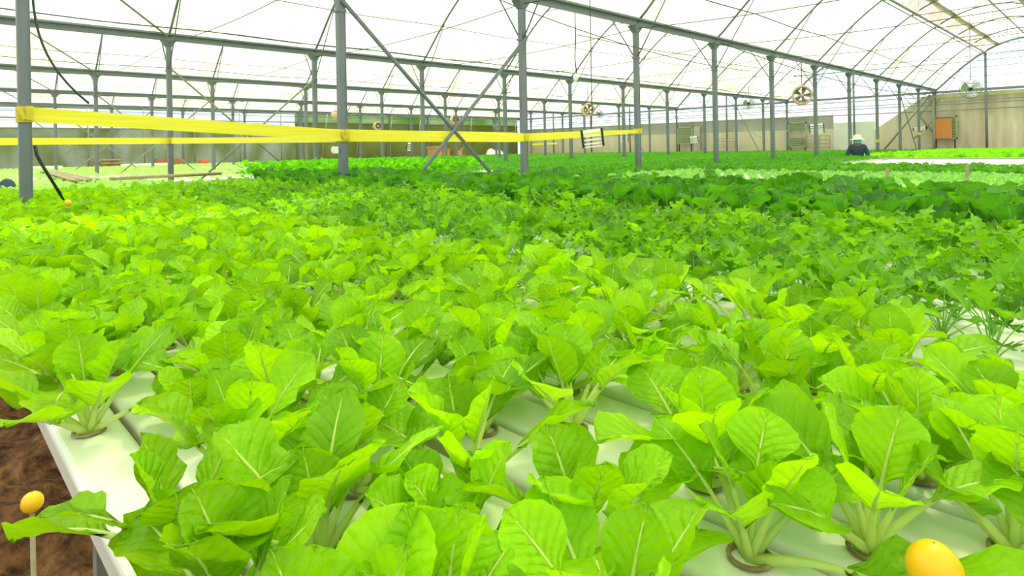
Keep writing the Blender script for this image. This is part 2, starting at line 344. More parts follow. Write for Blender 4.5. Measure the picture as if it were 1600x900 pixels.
# posts
def make_post(k, n):
    x, y = XR[k], Y0+DY*n
    if k == 0 and n == 0: y = 0.66
    rown = ['nearest', 'second', 'third', 'fourth', 'farthest'][k]
    first = 0 if k == 0 else 1
    lab = 'grey steel post, %s from the left in the %s post row' % (ordn(n-first+1), rown)
    root = empty('steel_post', (x, y, 0), lab, 'post', 'posts of the %s row' % rown)
    w = 0.082
    b = MB(); b.box((0, 0, (GUT-0.03)/2), (w, w, GUT-0.03)); b.box((w*0.5, w*0.5, (GUT-0.03)/2), (0.008, 0.008, GUT-0.05)); b.build('shaft', M_['steel'], root)
    b = MB(); b.box((0, 0, GUT-0.62), (w+0.025, w+0.025, 0.035)); b.build('collar', M_['steel'], root)
    b = MB(); b.add([(-0.05, -0.05, GUT-0.16), (0.05, -0.05, GUT-0.16), (0.05, 0.05, GUT-0.16), (-0.05, 0.05, GUT-0.16), (-0.09, -0.13, GUT-0.03), (0.09, -0.13, GUT-0.03), (0.09, 0.13, GUT-0.03), (-0.09, 0.13, GUT-0.03)],
                     [(0,3,2,1),(4,5,6,7),(0,1,5,4),(1,2,6,5),(2,3,7,6),(3,0,4,7)]); b.build('head_bracket', M_['beam'], root)
    b = MB(); b.box((0, 0, 0.03), (0.2, 0.2, 0.06)); b.build('footing', M_['tray'], root)
    return root
for k in range(5):
    for n in range(0 if k == 0 else 1, 12): make_post(k, n)
# long diagonal braces between posts: row k, from high on one post to low on the next
def brace(k, n, m, zt, zb, label, r=0.022):
    x = XR[k]+0.055; ya, yb = Y0+DY*n, Y0+DY*m
    b = MB(); b.tube([(0, 0, zt), (0, yb-ya, zb)], r, 8)
    tag(b.build('diagonal_brace', M_['steel_old'] if k else M_['steel'], loc=(x + (0.05 if m < n else 0), ya, 0), smooth=True), label, 'brace', 'diagonal braces between posts')
brace(0, 1, 2, CAMZ+1.74, CAMZ-1.02, 'grey brace from the top of the second near post down to the right', 0.026)
brace(0, 2, 1, CAMZ+1.66, CAMZ-1.30, 'grey brace from the top of the third near post down to the left', 0.026)
for k, nm in ((1, 'second'), (2, 'third'), (3, 'fourth'), (4, 'farthest')):
    brace(k, 1, 2, CAMZ+1.68, CAMZ-0.95, 'thin brace falling to the right between the first two posts of the %s row' % nm, 0.02)
    brace(k, 2, 1, CAMZ+1.70, CAMZ-0.95, 'thin brace rising to the right between the first two posts of the %s row' % nm, 0.02)
    # wind brace in the roof, down to the head of the first post
    b = MB(); t = 0.72; b.tube([(0.16, -0.05, GUT+0.02), (SP*(1-t), -DY, arch_z(t))], 0.02, 6)
    tag(b.build('wind_brace', M_['steel_old'], loc=(XR[k], Y0+DY, 0), smooth=True), 'slanting roof brace ending on the first post head of the %s row' % nm, 'brace', 'wind braces under the roof')
for k, nm in ((0, 'nearest'), (1, 'second'), (2, 'third')):
    brace(k, 9, 10, CAMZ+1.70, CAMZ-1.0, 'thin dark brace near the end wall in the %s post row' % nm, 0.018)

# wires running lengthways and across
def wire(name, pts, r, mat, label, cat='wire', group=None, n=5):
    c = Vector(pts[0]); b = MB(); b.tube([Vector(p)-c for p in pts], r, n)
    return tag(b.build(name, mat, loc=c, smooth=True), label, cat, group)
def sag(p, q, s, n=16):
    p, q = Vector(p), Vector(q); return [p.lerp(q, i/n)-Vector((0, 0, s*4*(i/n)*(1-i/n))) for i in range(n+1)]
for k in range(0, 5):
    bay = ['nearest', 'second', 'third', 'fourth', 'farthest'][k]
    for j, (t, z) in enumerate(((0.66, 2.05), (0.84, 1.55), (0.5, 1.85), (0.30, 2.15))):
        if k == 0 and t < 0.6: continue
        x = XA-SP*(k-1)-SP*t; P = []
        for n in range(-1 if k else 2, 12):
            ya = Y0+DY*n; P += [(x, ya, CAMZ+z), (x, ya+1.5, CAMZ+z-0.03)]
        P = P[:-1]; P[-1] = (x, YE-0.06, CAMZ+z)
        wire('support_wire', P, 0.006 if j else 0.009, M_['wire'], 'thin dark wire running lengthways under the %s roof bay' % bay, group='lengthways wires under the %s bay' % bay, n=4)
for k in range(0, 5):
    bay = ['nearest', 'second', 'third', 'fourth', 'farthest'][k]
    for n in range(2 if k == 0 else 1, 12):
        y = Y0+DY*n; xa = XA-SP*(k-1); xb = XA-SP*k
        wire('cross_wire', sag((xa, y, GUT-0.08), (xb, y, GUT-0.08), 0.12), 0.007, M_['wire'], 'thin sagging cable between posts across the %s bay' % bay, 'cable', 'cross cables of the %s bay' % bay, 4)
# hanging twines with hooks under the roof
for k in range(0, 4):
    for i in range(12):
        t = 0.55+0.3*((i*7) % 5)/5; y = 5+2.3*i; x = XA-SP*(k-1)-SP*t; zt = arch_z(t)
        wire('hanging_twine', [(x, y, zt), (x+0.01, y, zt-0.7), (x, y, zt-1.3)], 0.004, M_['twire'], 'thin pale twine hanging straight down from the roof film', 'twine', 'twines hanging from the roof', 4)
# ------------------------------------------------------------------ walls
def wallbox(name, c, d, mat, kind='structure'):
    b = MB(); b.box((0, 0, 0), d); o = b.build(name, mat, loc=c); tag(o, kind=kind); return o
Zr = lambda z: z+CAMZ
# end wall, seen from the corner at XW to the right of the nearest bay
Yw = YE+0.30
wallbox('wall_end_lower', ((XW-10.85)/2, Yw, Zr(0.70)/2), (-10.85-XW, 0.04, Zr(0.70)), M_['wallbeige'])
wallbox('wall_end_window_band', ((XW-10.85)/2, Yw, Zr(1.06)), (-10.85-XW, 0.03, 0.72), M_['wallgrey'])
wallbox('wall_end_upper', ((XW-10.85)/2, Yw, (Zr(1.42)+GUT)/2), (-10.85-XW, 0.02, GUT-Zr(1.42)), M_['filmwhite'])
wallbox('wall_end_pale_panel', (-9.90, Yw, Zr(1.0)/2), (1.9, 0.04, Zr(1.0)), plain('pale_milky_sheet', (0.62, 0.63, 0.58), (0.74, 0.75, 0.70), rough=0.4, scale=1))
wallbox('wall_end_milky_panel', (-8.67, Yw, (Zr(1.0)+GUT)/2), (4.36, 0.02, GUT-Zr(1.0)), M_['filmwhite'])
b = MB(); b.add([(-8.95, 0, 0), (-6.45, 0, 0), (-6.45, 0, Zr(2.12)), (-6.9, 0, Zr(2.05)), (-8.95, 0, Zr(0.58))], [(0, 1, 2, 3, 4)])
b.add([(-8.95, .04, 0), (-6.45, .04, 0), (-6.45, .04, Zr(2.12)), (-6.9, .04, Zr(2.05)), (-8.95, .04, Zr(0.58))], [(4, 3, 2, 1, 0)])
b.add([(-8.95, 0, Zr(0.58)), (-6.9, 0, Zr(2.05)), (-6.9, .04, Zr(2.05)), (-8.95, .04, Zr(0.58))], [(0, 1, 2, 3)])
tag(b.build('wall_end_slanted_panel', M_['wallbeige'], loc=(0, Yw-0.07, 0)), kind='structure')
wallbox('wall_end_right', ((-6.43+1.0)/2, Yw, GUT/2-0.06), (7.43, 0.04, GUT-0.12), M_['wallbrown'])
# gable of film above the gutters on the end wall
for k in range(0, 5):
    xa, xb = XA-SP*(k-1), XA-SP*k; b = MB(); K = 24
    V = [(xa+(xb-xa)*i/K, 0, arch_z(i/K)) for i in range(K+1)] + [(xa+(xb-xa)*i/K, 0, GUT-0.02) for i in range(K+1)]
    b.add(V, [(i, i+1, K+2+i, K+1+i) for i in range(K)])
    tag(b.build('wall_end_gable', M_['filmwhite'], loc=(0, Yw, 0)), kind='structure')
    b = MB(); b.tube([(xa+(xb-xa)*i/K, 0, arch_z(i/K)) for i in range(K+1)], 0.05, 6); tag(b.build('trim_gable_edge', M_['beam'], loc=(0, YE, 0), smooth=True), kind='structure')
b = MB(); b.box((0, 0, 0), (34.8, 0.10, 0.10)); tag(b.build('trim_end_eave', M_['beam'], loc=(-16.3, YE, GUT-0.05)), kind='structure')
b = MB(); b.box((0, 0, 0), (6.4, 0.05, 0.12)); tag(b.build('trim_end_tan', plain('yellowed_lath', (0.5, 0.42, 0.22), (0.35, 0.36, 0.18), scale=3), loc=(-3.2, YE-0.08, GUT-0.24)), kind='structure')
for i, z in enumerate((2.0, 1.75, 1.35, 1.62)):
    b = MB(); b.tube([(XW+0.3, 0, 0), (0.9, 0, 0)], 0.022 if i != 2 else 0.03, 6)
    tag(b.build('trim_end_rail', M_['steel_old'], loc=(0, YE-0.03-0.02*i, Zr(z)), smooth=True), kind='structure')
# end wall posts (mid bay)
for k in range(5):
    xm = XA-SP*(k-1)-SP*0.66 if k == 0 else XA-SP*(k-1)-SP*0.5
    if k == 0: xm = -4.52
    b = MB(); top = arch_z((XA+SP-xm)/SP) if k == 0 else arch_z(0.5); b.tube([(0, 0, 0), (0, 0, top)], 0.05, 8)
    tag(b.build('end_wall_post', M_['steel'], loc=(xm, YE-0.16, 0), smooth=True), 'thin round post against the end wall of the %s bay' % ['nearest', 'second', 'third', 'fourth', 'farthest'][k], 'post', 'end wall mid posts')
# corner truss at the end of the nearest row
b = MB()
for (p, q) in (((-6.43, 0.35), (-7.6, 2.15)), ((-6.43, 1.0), (-7.2, 0.1)), ((-7.0, 1.1), (-6.43, 1.9)), ((-7.0, 1.1), (-6.43, 0.3)), ((-6.43, -1.4), (-6.43, 2.1))):
    b.tube([(p[0], 0, Zr(p[1])), (q[0], 0, Zr(q[1]))], 0.028 if p[0] != q[0] else 0.06, 6)
b.tube([(-6.55, 0, Zr(2.1)), (-8.9, 0, Zr(-1.0))], 0.05, 6)
tag(b.build('corner_truss', M_['steel_old'], loc=(0, YE-0.25, 0), smooth=True), 'dark corner post with slanted truss bars at the end wall', 'truss')
# side wall far left
wallbox('wall_left_stained', (XW, 4.8, Zr(1.27)/2), (0.03, 21.6, Zr(1.27)), M_['algae'])
wallbox('wall_left_stained_upper', (XW, 4.8, (Zr(1.27)+GUT)/2), (0.02, 21.6, GUT-Zr(1.27)), M_['filmwhite'])
wallbox('wall_left_olive', (XW, (15.6+YE)/2, Zr(1.72)/2), (0.03, YE-15.6, Zr(1.72)), M_['olive'])
wallbox('wall_left_olive_upper', (XW, (15.6+YE)/2, (Zr(1.72)+GUT+0.4)/2), (0.02, YE-15.6, GUT+0.4-Zr(1.72)), film_mat('greenish_film', (0.52, 0.62, 0.40), (0.30, 0.45, 0.12), clear=0.2, scale=0.35, stretch=(1, 1, 1)))
for z, nm in ((1.27, 'middle'), (2.2, 'top'), (1.72, 'upper')):
    b = MB(); b.tube([(0, -6, 0), (0, YE, 0)], 0.035, 6); tag(b.build('trim_left_rail', M_['steel_old'], loc=(XW+0.08, 0, Zr(z)), smooth=True), kind='structure')
for i in range(15):
    y = 1.2+2.25*i; b = MB(); b.tube([(0, 0, 0), (0.0, 0.55 if i > 6 else 0.0, GUT)], 0.03, 6)
    tag(b.build('side_wall_stud', M_['steel_old'], loc=(XW+0.2, y, 0), smooth=True), 'thin dark stud against the far left wall', 'stud', 'studs along the far left wall')

# louvred openings and rack by the end wall
def louvre(x0, x1, z0, z1, label, open_rows=(), extra=None):
    w, h = x1-x0, z1-z0; root = empty('louvre_window', ((x0+x1)/2, YE-0.1, Zr(z0)), label, 'louvre')
    b = MB()
    for s in (-1, 1): b.box((s*(w/2-0.03), 0, h/2), (0.06, 0.08, h))
    for z in (0.03, h-0.03): b.box((0, 0, z), (w, 0.08, 0.06))
    b.build('frame', M_['greenpanel'], root)
    n = int(h/0.12); rot = Matrix.Rotation(0.5, 3, 'X')
    b = MB()
    for i in range(n):
        if i in open_rows: continue
        b.box((0, 0, 0.1+i*(h-0.16)/max(1, n-1)), (w-0.1, 0.012, 0.11), rot)
    b.build('slats', M_['greenpanel'], root)
    b = MB()
    for s in (-1, 1): b.box((s*(w/2-0.1), 0, -Zr(z0)/2), (0.05, 0.05, Zr(z0)))
    b.build('stand', M_['black'], root)
    return root
louvre(-19.61, -18.6, 0.06, 1.10, 'grey-green louvred panel standing left of the middle of the end wall')
louvre(-12.97, -12.04, -0.23, 1.09, 'grey-green louvred cabinet with dark open gap by the worker', open_rows=(4, 5, 6))
louvre(-6.48, -5.57, 0.05, 1.10, 'green louvred window behind the orange board')
b = MB(); b.box((0, 0, 0), (0.74, 0.025, 0.91)); tag(b.build('plywood_board', M_['orange'], loc=(-6.12, YE-0.22, Zr(0.53))), 'square orange brown board hung over the right louvred window', 'board')
b = MB(); b.box((0, 0, 0), (0.42, 0.03, Zr(1.1))); tag(b.build('grey_board', M_['wallgrey'], loc=(-18.35, YE-0.1, Zr(1.1)/2)), 'narrow dark grey sheet beside the left louvred panel', 'board')
def rack(x0, x1, z0, z1, label):
    root = empty('metal_rack', ((x0+x1)/2, YE-0.3, 0), label, 'rack'); w = x1-x0
    b = MB()
    for x in (-w/2, w*0.05, w/2): b.tube([(x, 0, 0), (x, 0, Zr(z1))], 0.022, 6)
    b.build('uprights', M_['steel_old'], root)
    b = MB()
    for i in range(4): b.tube([(-w/2, 0, Zr(z0)+(z1-z0)*i/3), (w/2, 0, Zr(z0)+(z1-z0)*i/3)], 0.018, 6)
    b.build('bars', M_['steel_old'], root)
rack(-12.0, -10.85, -0.25, 0.35, 'low grey metal rack between the louvred cabinet and the worker')
rack(-16.88, -15.84, -0.14, 0.32, 'low dark pipe rack against the middle of the end wall')
# ------------------------------------------------------------------ fans
def ring_fan(loc, rz, label, R=0.30):
    root = empty('circulation_fan', loc, label, 'fan', 'faded orange ring fans', rz)
    b = MB(); b.lathe([(R*0.80, -0.17), (R, -0.17), (R*1.02, -0.12), (R*0.95, -0.08), (R*0.95, 0.14), (R*1.0, 0.17), (R*0.80, 0.17), (R*0.79, 0)], 28, 'Y', closed=True)
    b.box((0, 0, R*0.99), (0.16, 0.2, 0.06)); b.box((0, 0, -R*0.97), (0.26, 0.22, 0.05)); b.build('housing', M_['terra'], root, smooth=True)
    b = MB(); b.lathe([(0.0, -0.13), (0.055, -0.12), (0.085, -0.05), (0.085, 0.10), (0.0, 0.11)], 16, 'Y'); b.build('motor_hub', M_['beige'], root, smooth=True)
    for i in range(5):
        a = 2*PI*i/5; ca, sa = math.cos(a), math.sin(a); b = MB()
        P = []
        for r_, w_ in ((0.07, 0.03), (R*0.5, 0.06), (R*0.84, 0.085)):
            for s in (-1, 1): P.append((r_*ca - s*w_*sa, s*0.03, r_*sa + s*w_*ca))
        b.add(P, [(0, 1, 3, 2), (2, 3, 5, 4)]); b.build('blade', M_['greenpanel'], root)
    b = MB()
    for rr in (0.4, 0.6, 0.8): b.lathe([(R*rr-0.004, -0.14), (R*rr+0.004, -0.14), (R*rr, -0.134)], 24, 'Y', closed=True)
    for i in range(8):
        a = PI*i/4; b.tube([(0.05*math.cos(a), -0.14, 0.05*math.sin(a)), (R*0.9*math.cos(a), -0.14, R*0.9*math.sin(a))], 0.004, 4)
    b.build('guard', M_['wire'], root)
    hz = roof_z(loc[0])-loc[2]-R+0.03
    b = MB(); b.tube([(0, 0, R), (0, 0, R+hz)], 0.014, 6); b.build('hanger_rod', M_['steel'], root)
    return root
def disc_fan(loc, rz, label, R=0.28):
    root = empty('steel_fan', loc, label, 'fan', 'shiny steel basket fans', rz)
    b = MB()
    for rr, h in ((1, 0.09), (0.8, -0.10), (0.55, -0.12), (0.3, -0.13), (1.0, 0.03)): b.lathe([(R*rr-0.008, h), (R*rr+0.008, h), (R*rr, h+0.012)], 24, 'Y', closed=True)
    for i in range(20):
        a = 2*PI*i/20; b.tube([(0.04*math.cos(a), -0.13, 0.04*math.sin(a)), (R*.8*math.cos(a), -0.10, R*.8*math.sin(a)), (R*math.cos(a), 0, R*math.sin(a)), (R*math.cos(a), 0.09, R*math.sin(a))], 0.004, 4)
    b.build('basket_guard', M_['steel'], root)
    b = MB(); b.lathe([(0, -0.1), (0.06, -0.08), (0.07, 0.12), (0, 0.14)], 14, 'Y'); b.build('motor', M_['black'], root, smooth=True)
    chrome = M_.setdefault('chrome', plain('bright_metal', (0.6, 0.62, 0.6), (0.75, 0.76, 0.74), rough=0.25, metal=0.7, scale=3))
    for i in range(3):
        b = MB(); P = []
        for j in range(7):
            an = 2*PI*i/3 + 0.25*j*0.9
            for r_ in (0.06, R*0.9): P.append((r_*math.cos(an), -0.03+0.012*j, r_*math.sin(an)))
        b.add(P, [(2*j, 2*j+1, 2*j+3, 2*j+2) for j in range(6)]); b.build('blade', chrome, root, smooth=True)
    b = MB(); b.tube([(0, 0, R), (0, 0, roof_z(loc[0])-loc[2]+0.03)], 0.012, 6); b.build('hanger_rod', M_['steel'], root)
    return root
fz = math.atan2(-0.6, 0.8)
ring_fan((-17.92, 22.61, Zr(1.73)), 0.9, 'faded orange ring fan left of the big white-slatted trap', 0.30)
ring_fan((-8.07, 22.05, Zr(1.65)), 0.42, 'large beige orange ring fan hanging above and left of the worker', 0.33)
ring_fan((-27.86, 22.68, Zr(1.74)), 1.3, 'faded orange ring fan behind the crossed braces', 0.27)
ring_fan((-31.3, 19.6, Zr(1.47)), 1.35, 'small faded orange ring fan by the olive wall, right of the second near post', 0.24)
ring_fan((-29.8, 16.1, Zr(1.95)), 2.2, 'leftmost faded orange ring fan, seen edge on near the second near post', 0.22)
disc_fan((-12.65, 27.98, Zr(1.88)), 0.5, 'shiny round fan hanging between the fourth and fifth near posts')
disc_fan((-3.97, 26.24, Zr(1.76)), 0.2, 'shiny round fan hanging at the right in front of the end wall', 0.32)
disc_fan((-22.6, 29.6, Zr(1.98)), 0.8, 'small shiny fan just right of the orange ring fan', 0.22)
disc_fan((-31.1, 29.0, Zr(1.55)), 0.8, 'small shiny fan at the corner of the olive side wall', 0.25)

# ------------------------------------------------------------------ hanging slatted traps
def trap(loc, w, h, tilt, label, rz=0.5, ztop=None):
    root = empty('slatted_trap', loc, label, 'insect trap', 'hanging white slatted traps', rz); T = Matrix.Rotation(tilt, 3, 'Y')
    b = MB()
    for s in (-1, 1): b.box(T @ Vector((s*w/2, 0, 0)), (0.035, 0.16, h), T)
    b.build('end_plate', M_['black'], root)
    b = MB(); b.box(T @ Vector((0, -0.02, h*0.40)), (w, 0.10, h*0.17), T); b.build('hood', M_['white'], root)
    for i in range(3):
        b = MB(); b.box(T @ Vector((0, -0.03, h*(0.14-0.22*i))), (w, 0.05, h*0.075), T); b.build('tube_slat', M_['white'], root)
    b = MB(); b.box(T @ Vector((0, 0, -h*0.47)), (w, 0.12, h*0.06), T); b.build('bottom_rail', M_['white'], root)
    b = MB(); zt = roof_z(loc[0])+0.03-loc[2]; b.tube([T @ Vector((0, 0, h*0.48)), (0, 0, h*0.48+0.3), (0, 0, zt)], 0.008, 5); b.build('cord', M_['wire'], root)
trap((-5.90, 7.54, Zr(0.135)), 0.31, 0.28, -0.10, 'large white slatted trap with black ends hanging by the tape end', rz=0.65)
trap((-21.5, 30.5, Zr(0.50)), 0.50, 0.55, 0.03, 'small white slatted trap left of the fourth near post', rz=0.5)
trap((-16.9, 30.5, Zr(0.29)), 0.45, 0.38, -0.12, 'small white slatted trap in front of the left louvred panel', rz=0.5)
trap((-9.66, 28.0, Zr(0.61)), 0.55, 0.42, -0.06, 'white slatted trap hanging left of the worker', rz=0.3)
trap((-31.0, 21.6, Zr(0.22)), 0.25, 0.5, 0.1, 'tiny white trap hanging before the olive side wall', rz=1.0)
trap((-6.9, 33.0, Zr(0.55)), 0.5, 0.16, -0.1, 'white lamp with a black end by the corner post', rz=0.0)
# black cable with a small socket under the roof
root = empty('socket_cable', (-10.3, 12.5, Zr(1.85)), 'black cable with a round white socket hanging from the roof', 'cable')
b = MB(); b.tube([(0, 0, roof_z(-10.3)-Zr(1.85)+0.02), (0.02, 0, 1.0), (-0.02, 0, 0.5), (0.03, 0, 0.1)], 0.016, 6); b.build('cord', M_['wire'], root)
b = MB(); b.lathe([(0, -0.12), (0.05, -0.1), (0.07, -0.02), (0.06, 0.05), (0.02, 0.1), (0, 0.1)], 12); b.build('socket', M_['white'], root, smooth=True)
# cables near the first post
wire('black_hose', [(-6.38, 0.72+0.38*(i/12)**2.6, Zr(1.6-1.14*(i/12)**0.8)) for i in range(13)], 0.010, M_['wire'], 'thin black cable curling off the leftmost near post', 'cable')
wire('black_hose', [(-6.38, 0.72, Zr(0.10)), (-6.37, 0.73, Zr(0.02)), (-6.36, 0.77, Zr(-0.08)), (-6.34, 0.92, Zr(-0.40))], 0.013, M_['black'], 'black hose slanting down beside the foot of the leftmost near post', 'hose')
# teal cord across the nearest bay
wire('teal_cord', sag((-6.43, 17.0, Zr(1.80)), (-4.52, 33.3, Zr(3.45)), 0.0) + sag((-4.52, 33.3, Zr(3.45)), (-1.0, 33.3, Zr(3.6)), 0.05)[1:], 0.014, M_['teal'], 'thin teal cord running under the roof to the end wall post', 'cord')
wire('black_cable', sag((-6.25, 12.5, GUT-0.05), (-6.2, 33.2, GUT-0.12), 0.35), 0.012, M_['wire'], 'black cable sagging just below the nearest gutter beam', 'cable')
wire('black_cable', sag((-7.7, 6.2, Zr(2.75)), (-7.2, 16.0, Zr(1.95)), 0.25), 0.010, M_['wire'], 'black cable looping down behind the third near post', 'cable')
wire('rope', sag((-13.0, 29.0, Zr(0.65)), (-12.9, 33.2, Zr(0.7)), 0.5), 0.015, M_['twire'], 'pale cord hanging in a loop before the end wall', 'cord')

# ------------------------------------------------------------------ yellow tape
def ribbon(P, hs, label, name='barrier_tape', knots=()):
    root = empty(name, P[0], label, 'tape', 'yellow barrier tapes'); o = Vector(P[0]); b = MB(); V = []; n = len(P)
    for i in range(n):
        p = Vector(P[i])-o; h = hs[i]
        t = (Vector(P[min(i+1, n-1)])-Vector(P[max(i-1, 0)])); t.z = 0; t.normalize(); nn = Vector((t.y, -t.x, 0))
        for j in range(5):
            s = j/4-0.5; V.append(p+Vector((0, 0, s*h))+nn*0.006*math.sin(j*2+i*0.7))
    b.add(V, [(i*5+j, i*5+j+1, (i+1)*5+j+1, (i+1)*5+j) for i in range(n-1) for j in range(4)])
    bo = b.build('band', M_['yellow'], root, smooth=True)
    for (x, y, z, h) in knots:
        k = MB(); k.box((0, 0, 0), (0.105, 0.105, h)); k.box((0.055, 0.03, 0.01), (0.02, 0.05, h*0.9)); k.box((0.06, -0.02, 0.0), (0.02, 0.03, h*0.7), Matrix.Rotation(0.4, 3, 'X'))
        ko = k.build('knot', M_['yellow'], root); ko.location = Vector((x, y, z))-o
    return root
def lin(a, b, n): return [tuple(a[i]+(b[i]-a[i])*k/n for i in range(3)) for k in range(n)]
xt = XA+0.053
P = lin((xt, 0.66, Zr(0.355)), (xt, 3.554, Zr(0.185)), 12) + lin((xt, 3.554, Zr(0.185)), (xt, 6.554, Zr(0.16)), 12) + lin((xt, 6.554, Zr(0.16)), (xt, 9.52, Zr(0.27)), 12) + [(xt, 9.554, Zr(0.27))]
hs = [0.125]*12 + [0.14]*12 + [0.115-0.06*(i/12)**2 for i in range(12)] + [0.05]
ribbon(P, hs, 'wide yellow tape strung along the nearest posts from the left', knots=[(XA, 0.66, Zr(0.355), 0.13), (XA, 3.554, Zr(0.185), 0.14), (XA, 6.554, Zr(0.16), 0.115), (XA, 9.554, Zr(0.27), 0.10)])
P = lin((-13.03, -1.0, Zr(0.27)), (-13.03, 3.554, Zr(0.27)), 8) + lin((-13.03, 3.554, Zr(0.27)), (-6.50, 3.50, Zr(0.14)), 14) + [(-6.49, 3.50, Zr(0.14))]
ribbon(P, [0.115]*8 + [0.115-0.05*(i/14) for i in range(14)] + [0.06], 'narrower yellow tape from the second post row to the second near post', knots=[(-13.08, 3.554, Zr(0.27), 0.12)])
P = lin((XR[3]+0.05, Y0+27, Zr(0.22)), (XR[3]+0.05, Y0+30, Zr(0.28)), 5)
ribbon(P, [0.10]*5, 'short far yellow tape between two posts beyond the big trap')
for (x, y, z, lb) in ((-6.43, Y0+24.0, 0.02, 'small yellow tag tied to a near row post behind the worker'), (-6.43, Y0+30.0, 0.30, 'small yellow tag on the last near row post before the corner')):
    b = MB(); b.box((0, 0, 0), (0.10, 0.10, 0.12)); b.box((0.05, 0.03, 0), (0.03, 0.06, 0.1)); tag(b.build('yellow_tag', M_['yellow'], loc=(x, y, Zr(z))), lb, 'tag')
b = MB(); b.box((0, 0, 0), (0.06, 0.05, 0.08)); b.box((0.0, -0.03, 0), (0.04, 0.02, 0.05)); tag(b.build('socket_box', M_['white'], loc=(-6.43, 3.46, Zr(0.02))), 'small white box with clamp fixed to the second near post', 'box')

# ------------------------------------------------------------------ leaves and plants
def leaf_geo(lp, lb, w, e0, bend, kind='round', nu=9, nv=6, cup=0.25, ruf=0.1, seed=0, twist=0.0):
    """a leaf growing from the origin outward along +Y and up; returns blade (v,f,uv) and the stalk's centre line with radii"""
    R = random.Random(seed); ph = [R.uniform(0, 6.28) for _ in range(4)]
    L = lp+lb; K = 24; pts = [Vector((0, 0, 0))]; tg = []; side = R.uniform(-0.25, 0.25)
    for i in range(K):
        s = (i+0.5)/K; e = e0-bend*(s**1.7); t = Vector((side*0.4*s, math.cos(e), math.sin(e))).normalized(); tg.append(t); pts.append(pts[-1]+t*L/K)
    def at(s):
        q = min(max(s, 0), 1)*K; i = min(int(q), K-1); return pts[i].lerp(pts[i+1], q-i), tg[i]
    V, UV, F = [], [], []
    for i in range(nu+1):
        t = math.sin(PI/2*i/nu)**0.92 if kind != 'jag' else i/nu
        s = (lp+lb*t)/L; c, T = at(s)
        if kind == 'round':
            pk = 0.52
            wt = math.sqrt(max(0.0, 1-(max(0, t-pk)/(1-pk))**2.0)) if t > pk else 0.10+0.90*math.sin(PI/2*t/pk)**(1.0+ph[0]*0.10)
            wt = max(wt, 0.05)
        elif kind == 'jag':
            wt = max(0.0, math.sin(PI*(t*0.95+0.03)**0.9))**0.7*(0.14+0.95*abs(math.sin(PI*3.5*t+0.4))**0.8)
        else:
            wt = max(0.0, math.sin(PI*(t*0.96+0.02)**0.8))**0.5*(0.75+0.35*t)
        B = Vector((1, 0, 0)); B = (B-T*B.dot(T)).normalized(); Nn = B.cross(T).normalized()
        tw = twist*t; B2 = B*math.cos(tw)+Nn*math.sin(tw); N2 = Nn*math.cos(tw)-B*math.sin(tw)
        for j in range(nv+1):
            v = 2*j/nv-1; hw = w/2*wt*(1+0.05*math.sin(9*t+ph[0]+v*2)+0.035*math.sin(47*t+ph[1]*v))
            d = cup*hw*abs(v)**1.6 + ruf*w*abs(v)**2.2*(math.sin(11*t+ph[1]+(1.5 if v > 0 else 0)) + 0.5*math.sin(19*t+ph[2]-v)) + 0.026*w*math.sin(17*t+ph[3])*math.cos(5.5*v+ph[0])
            shift = 0.18*lb*abs(v)**2*(0.5-t)*0.6
            V.append(c+B2*(v*hw)+N2*d+T*shift); UV.append(((v+1)/2, t))
    for i in range(nu):
        for j in range(nv): a = i*(nv+1)+j; F.append((a, a+1, a+nv+2, a+nv+1))
    line = []; r0_ = 0.0050 if kind == 'round' else 0.0028; r0_ *= (w/0.085)**0.5 if w > 0 else 1
    for i in range(11):
        s = (lp+lb*0.80)/L*i/10; c, T = at(s); fr = s/((lp+lb*0.8)/L); line.append((c, r0_*(1.25-1.12*fr**0.8)))
    return (V, F, UV), line
def add_leaf(mb, geo, M, blade_i=0, stalk_i=1, tube_n=5, stalk=True):
    (V, F, UV), line = geo; mb.add([M @ v for v in V], F, blade_i, UV)
    if stalk: mb.tube([M @ c for c, r in line][::2] if tube_n < 5 else [M @ c for c, r in line], ([r for c, r in line][::2] if tube_n < 5 else [r for c, r in line]), tube_n, stalk_i, cap=False)

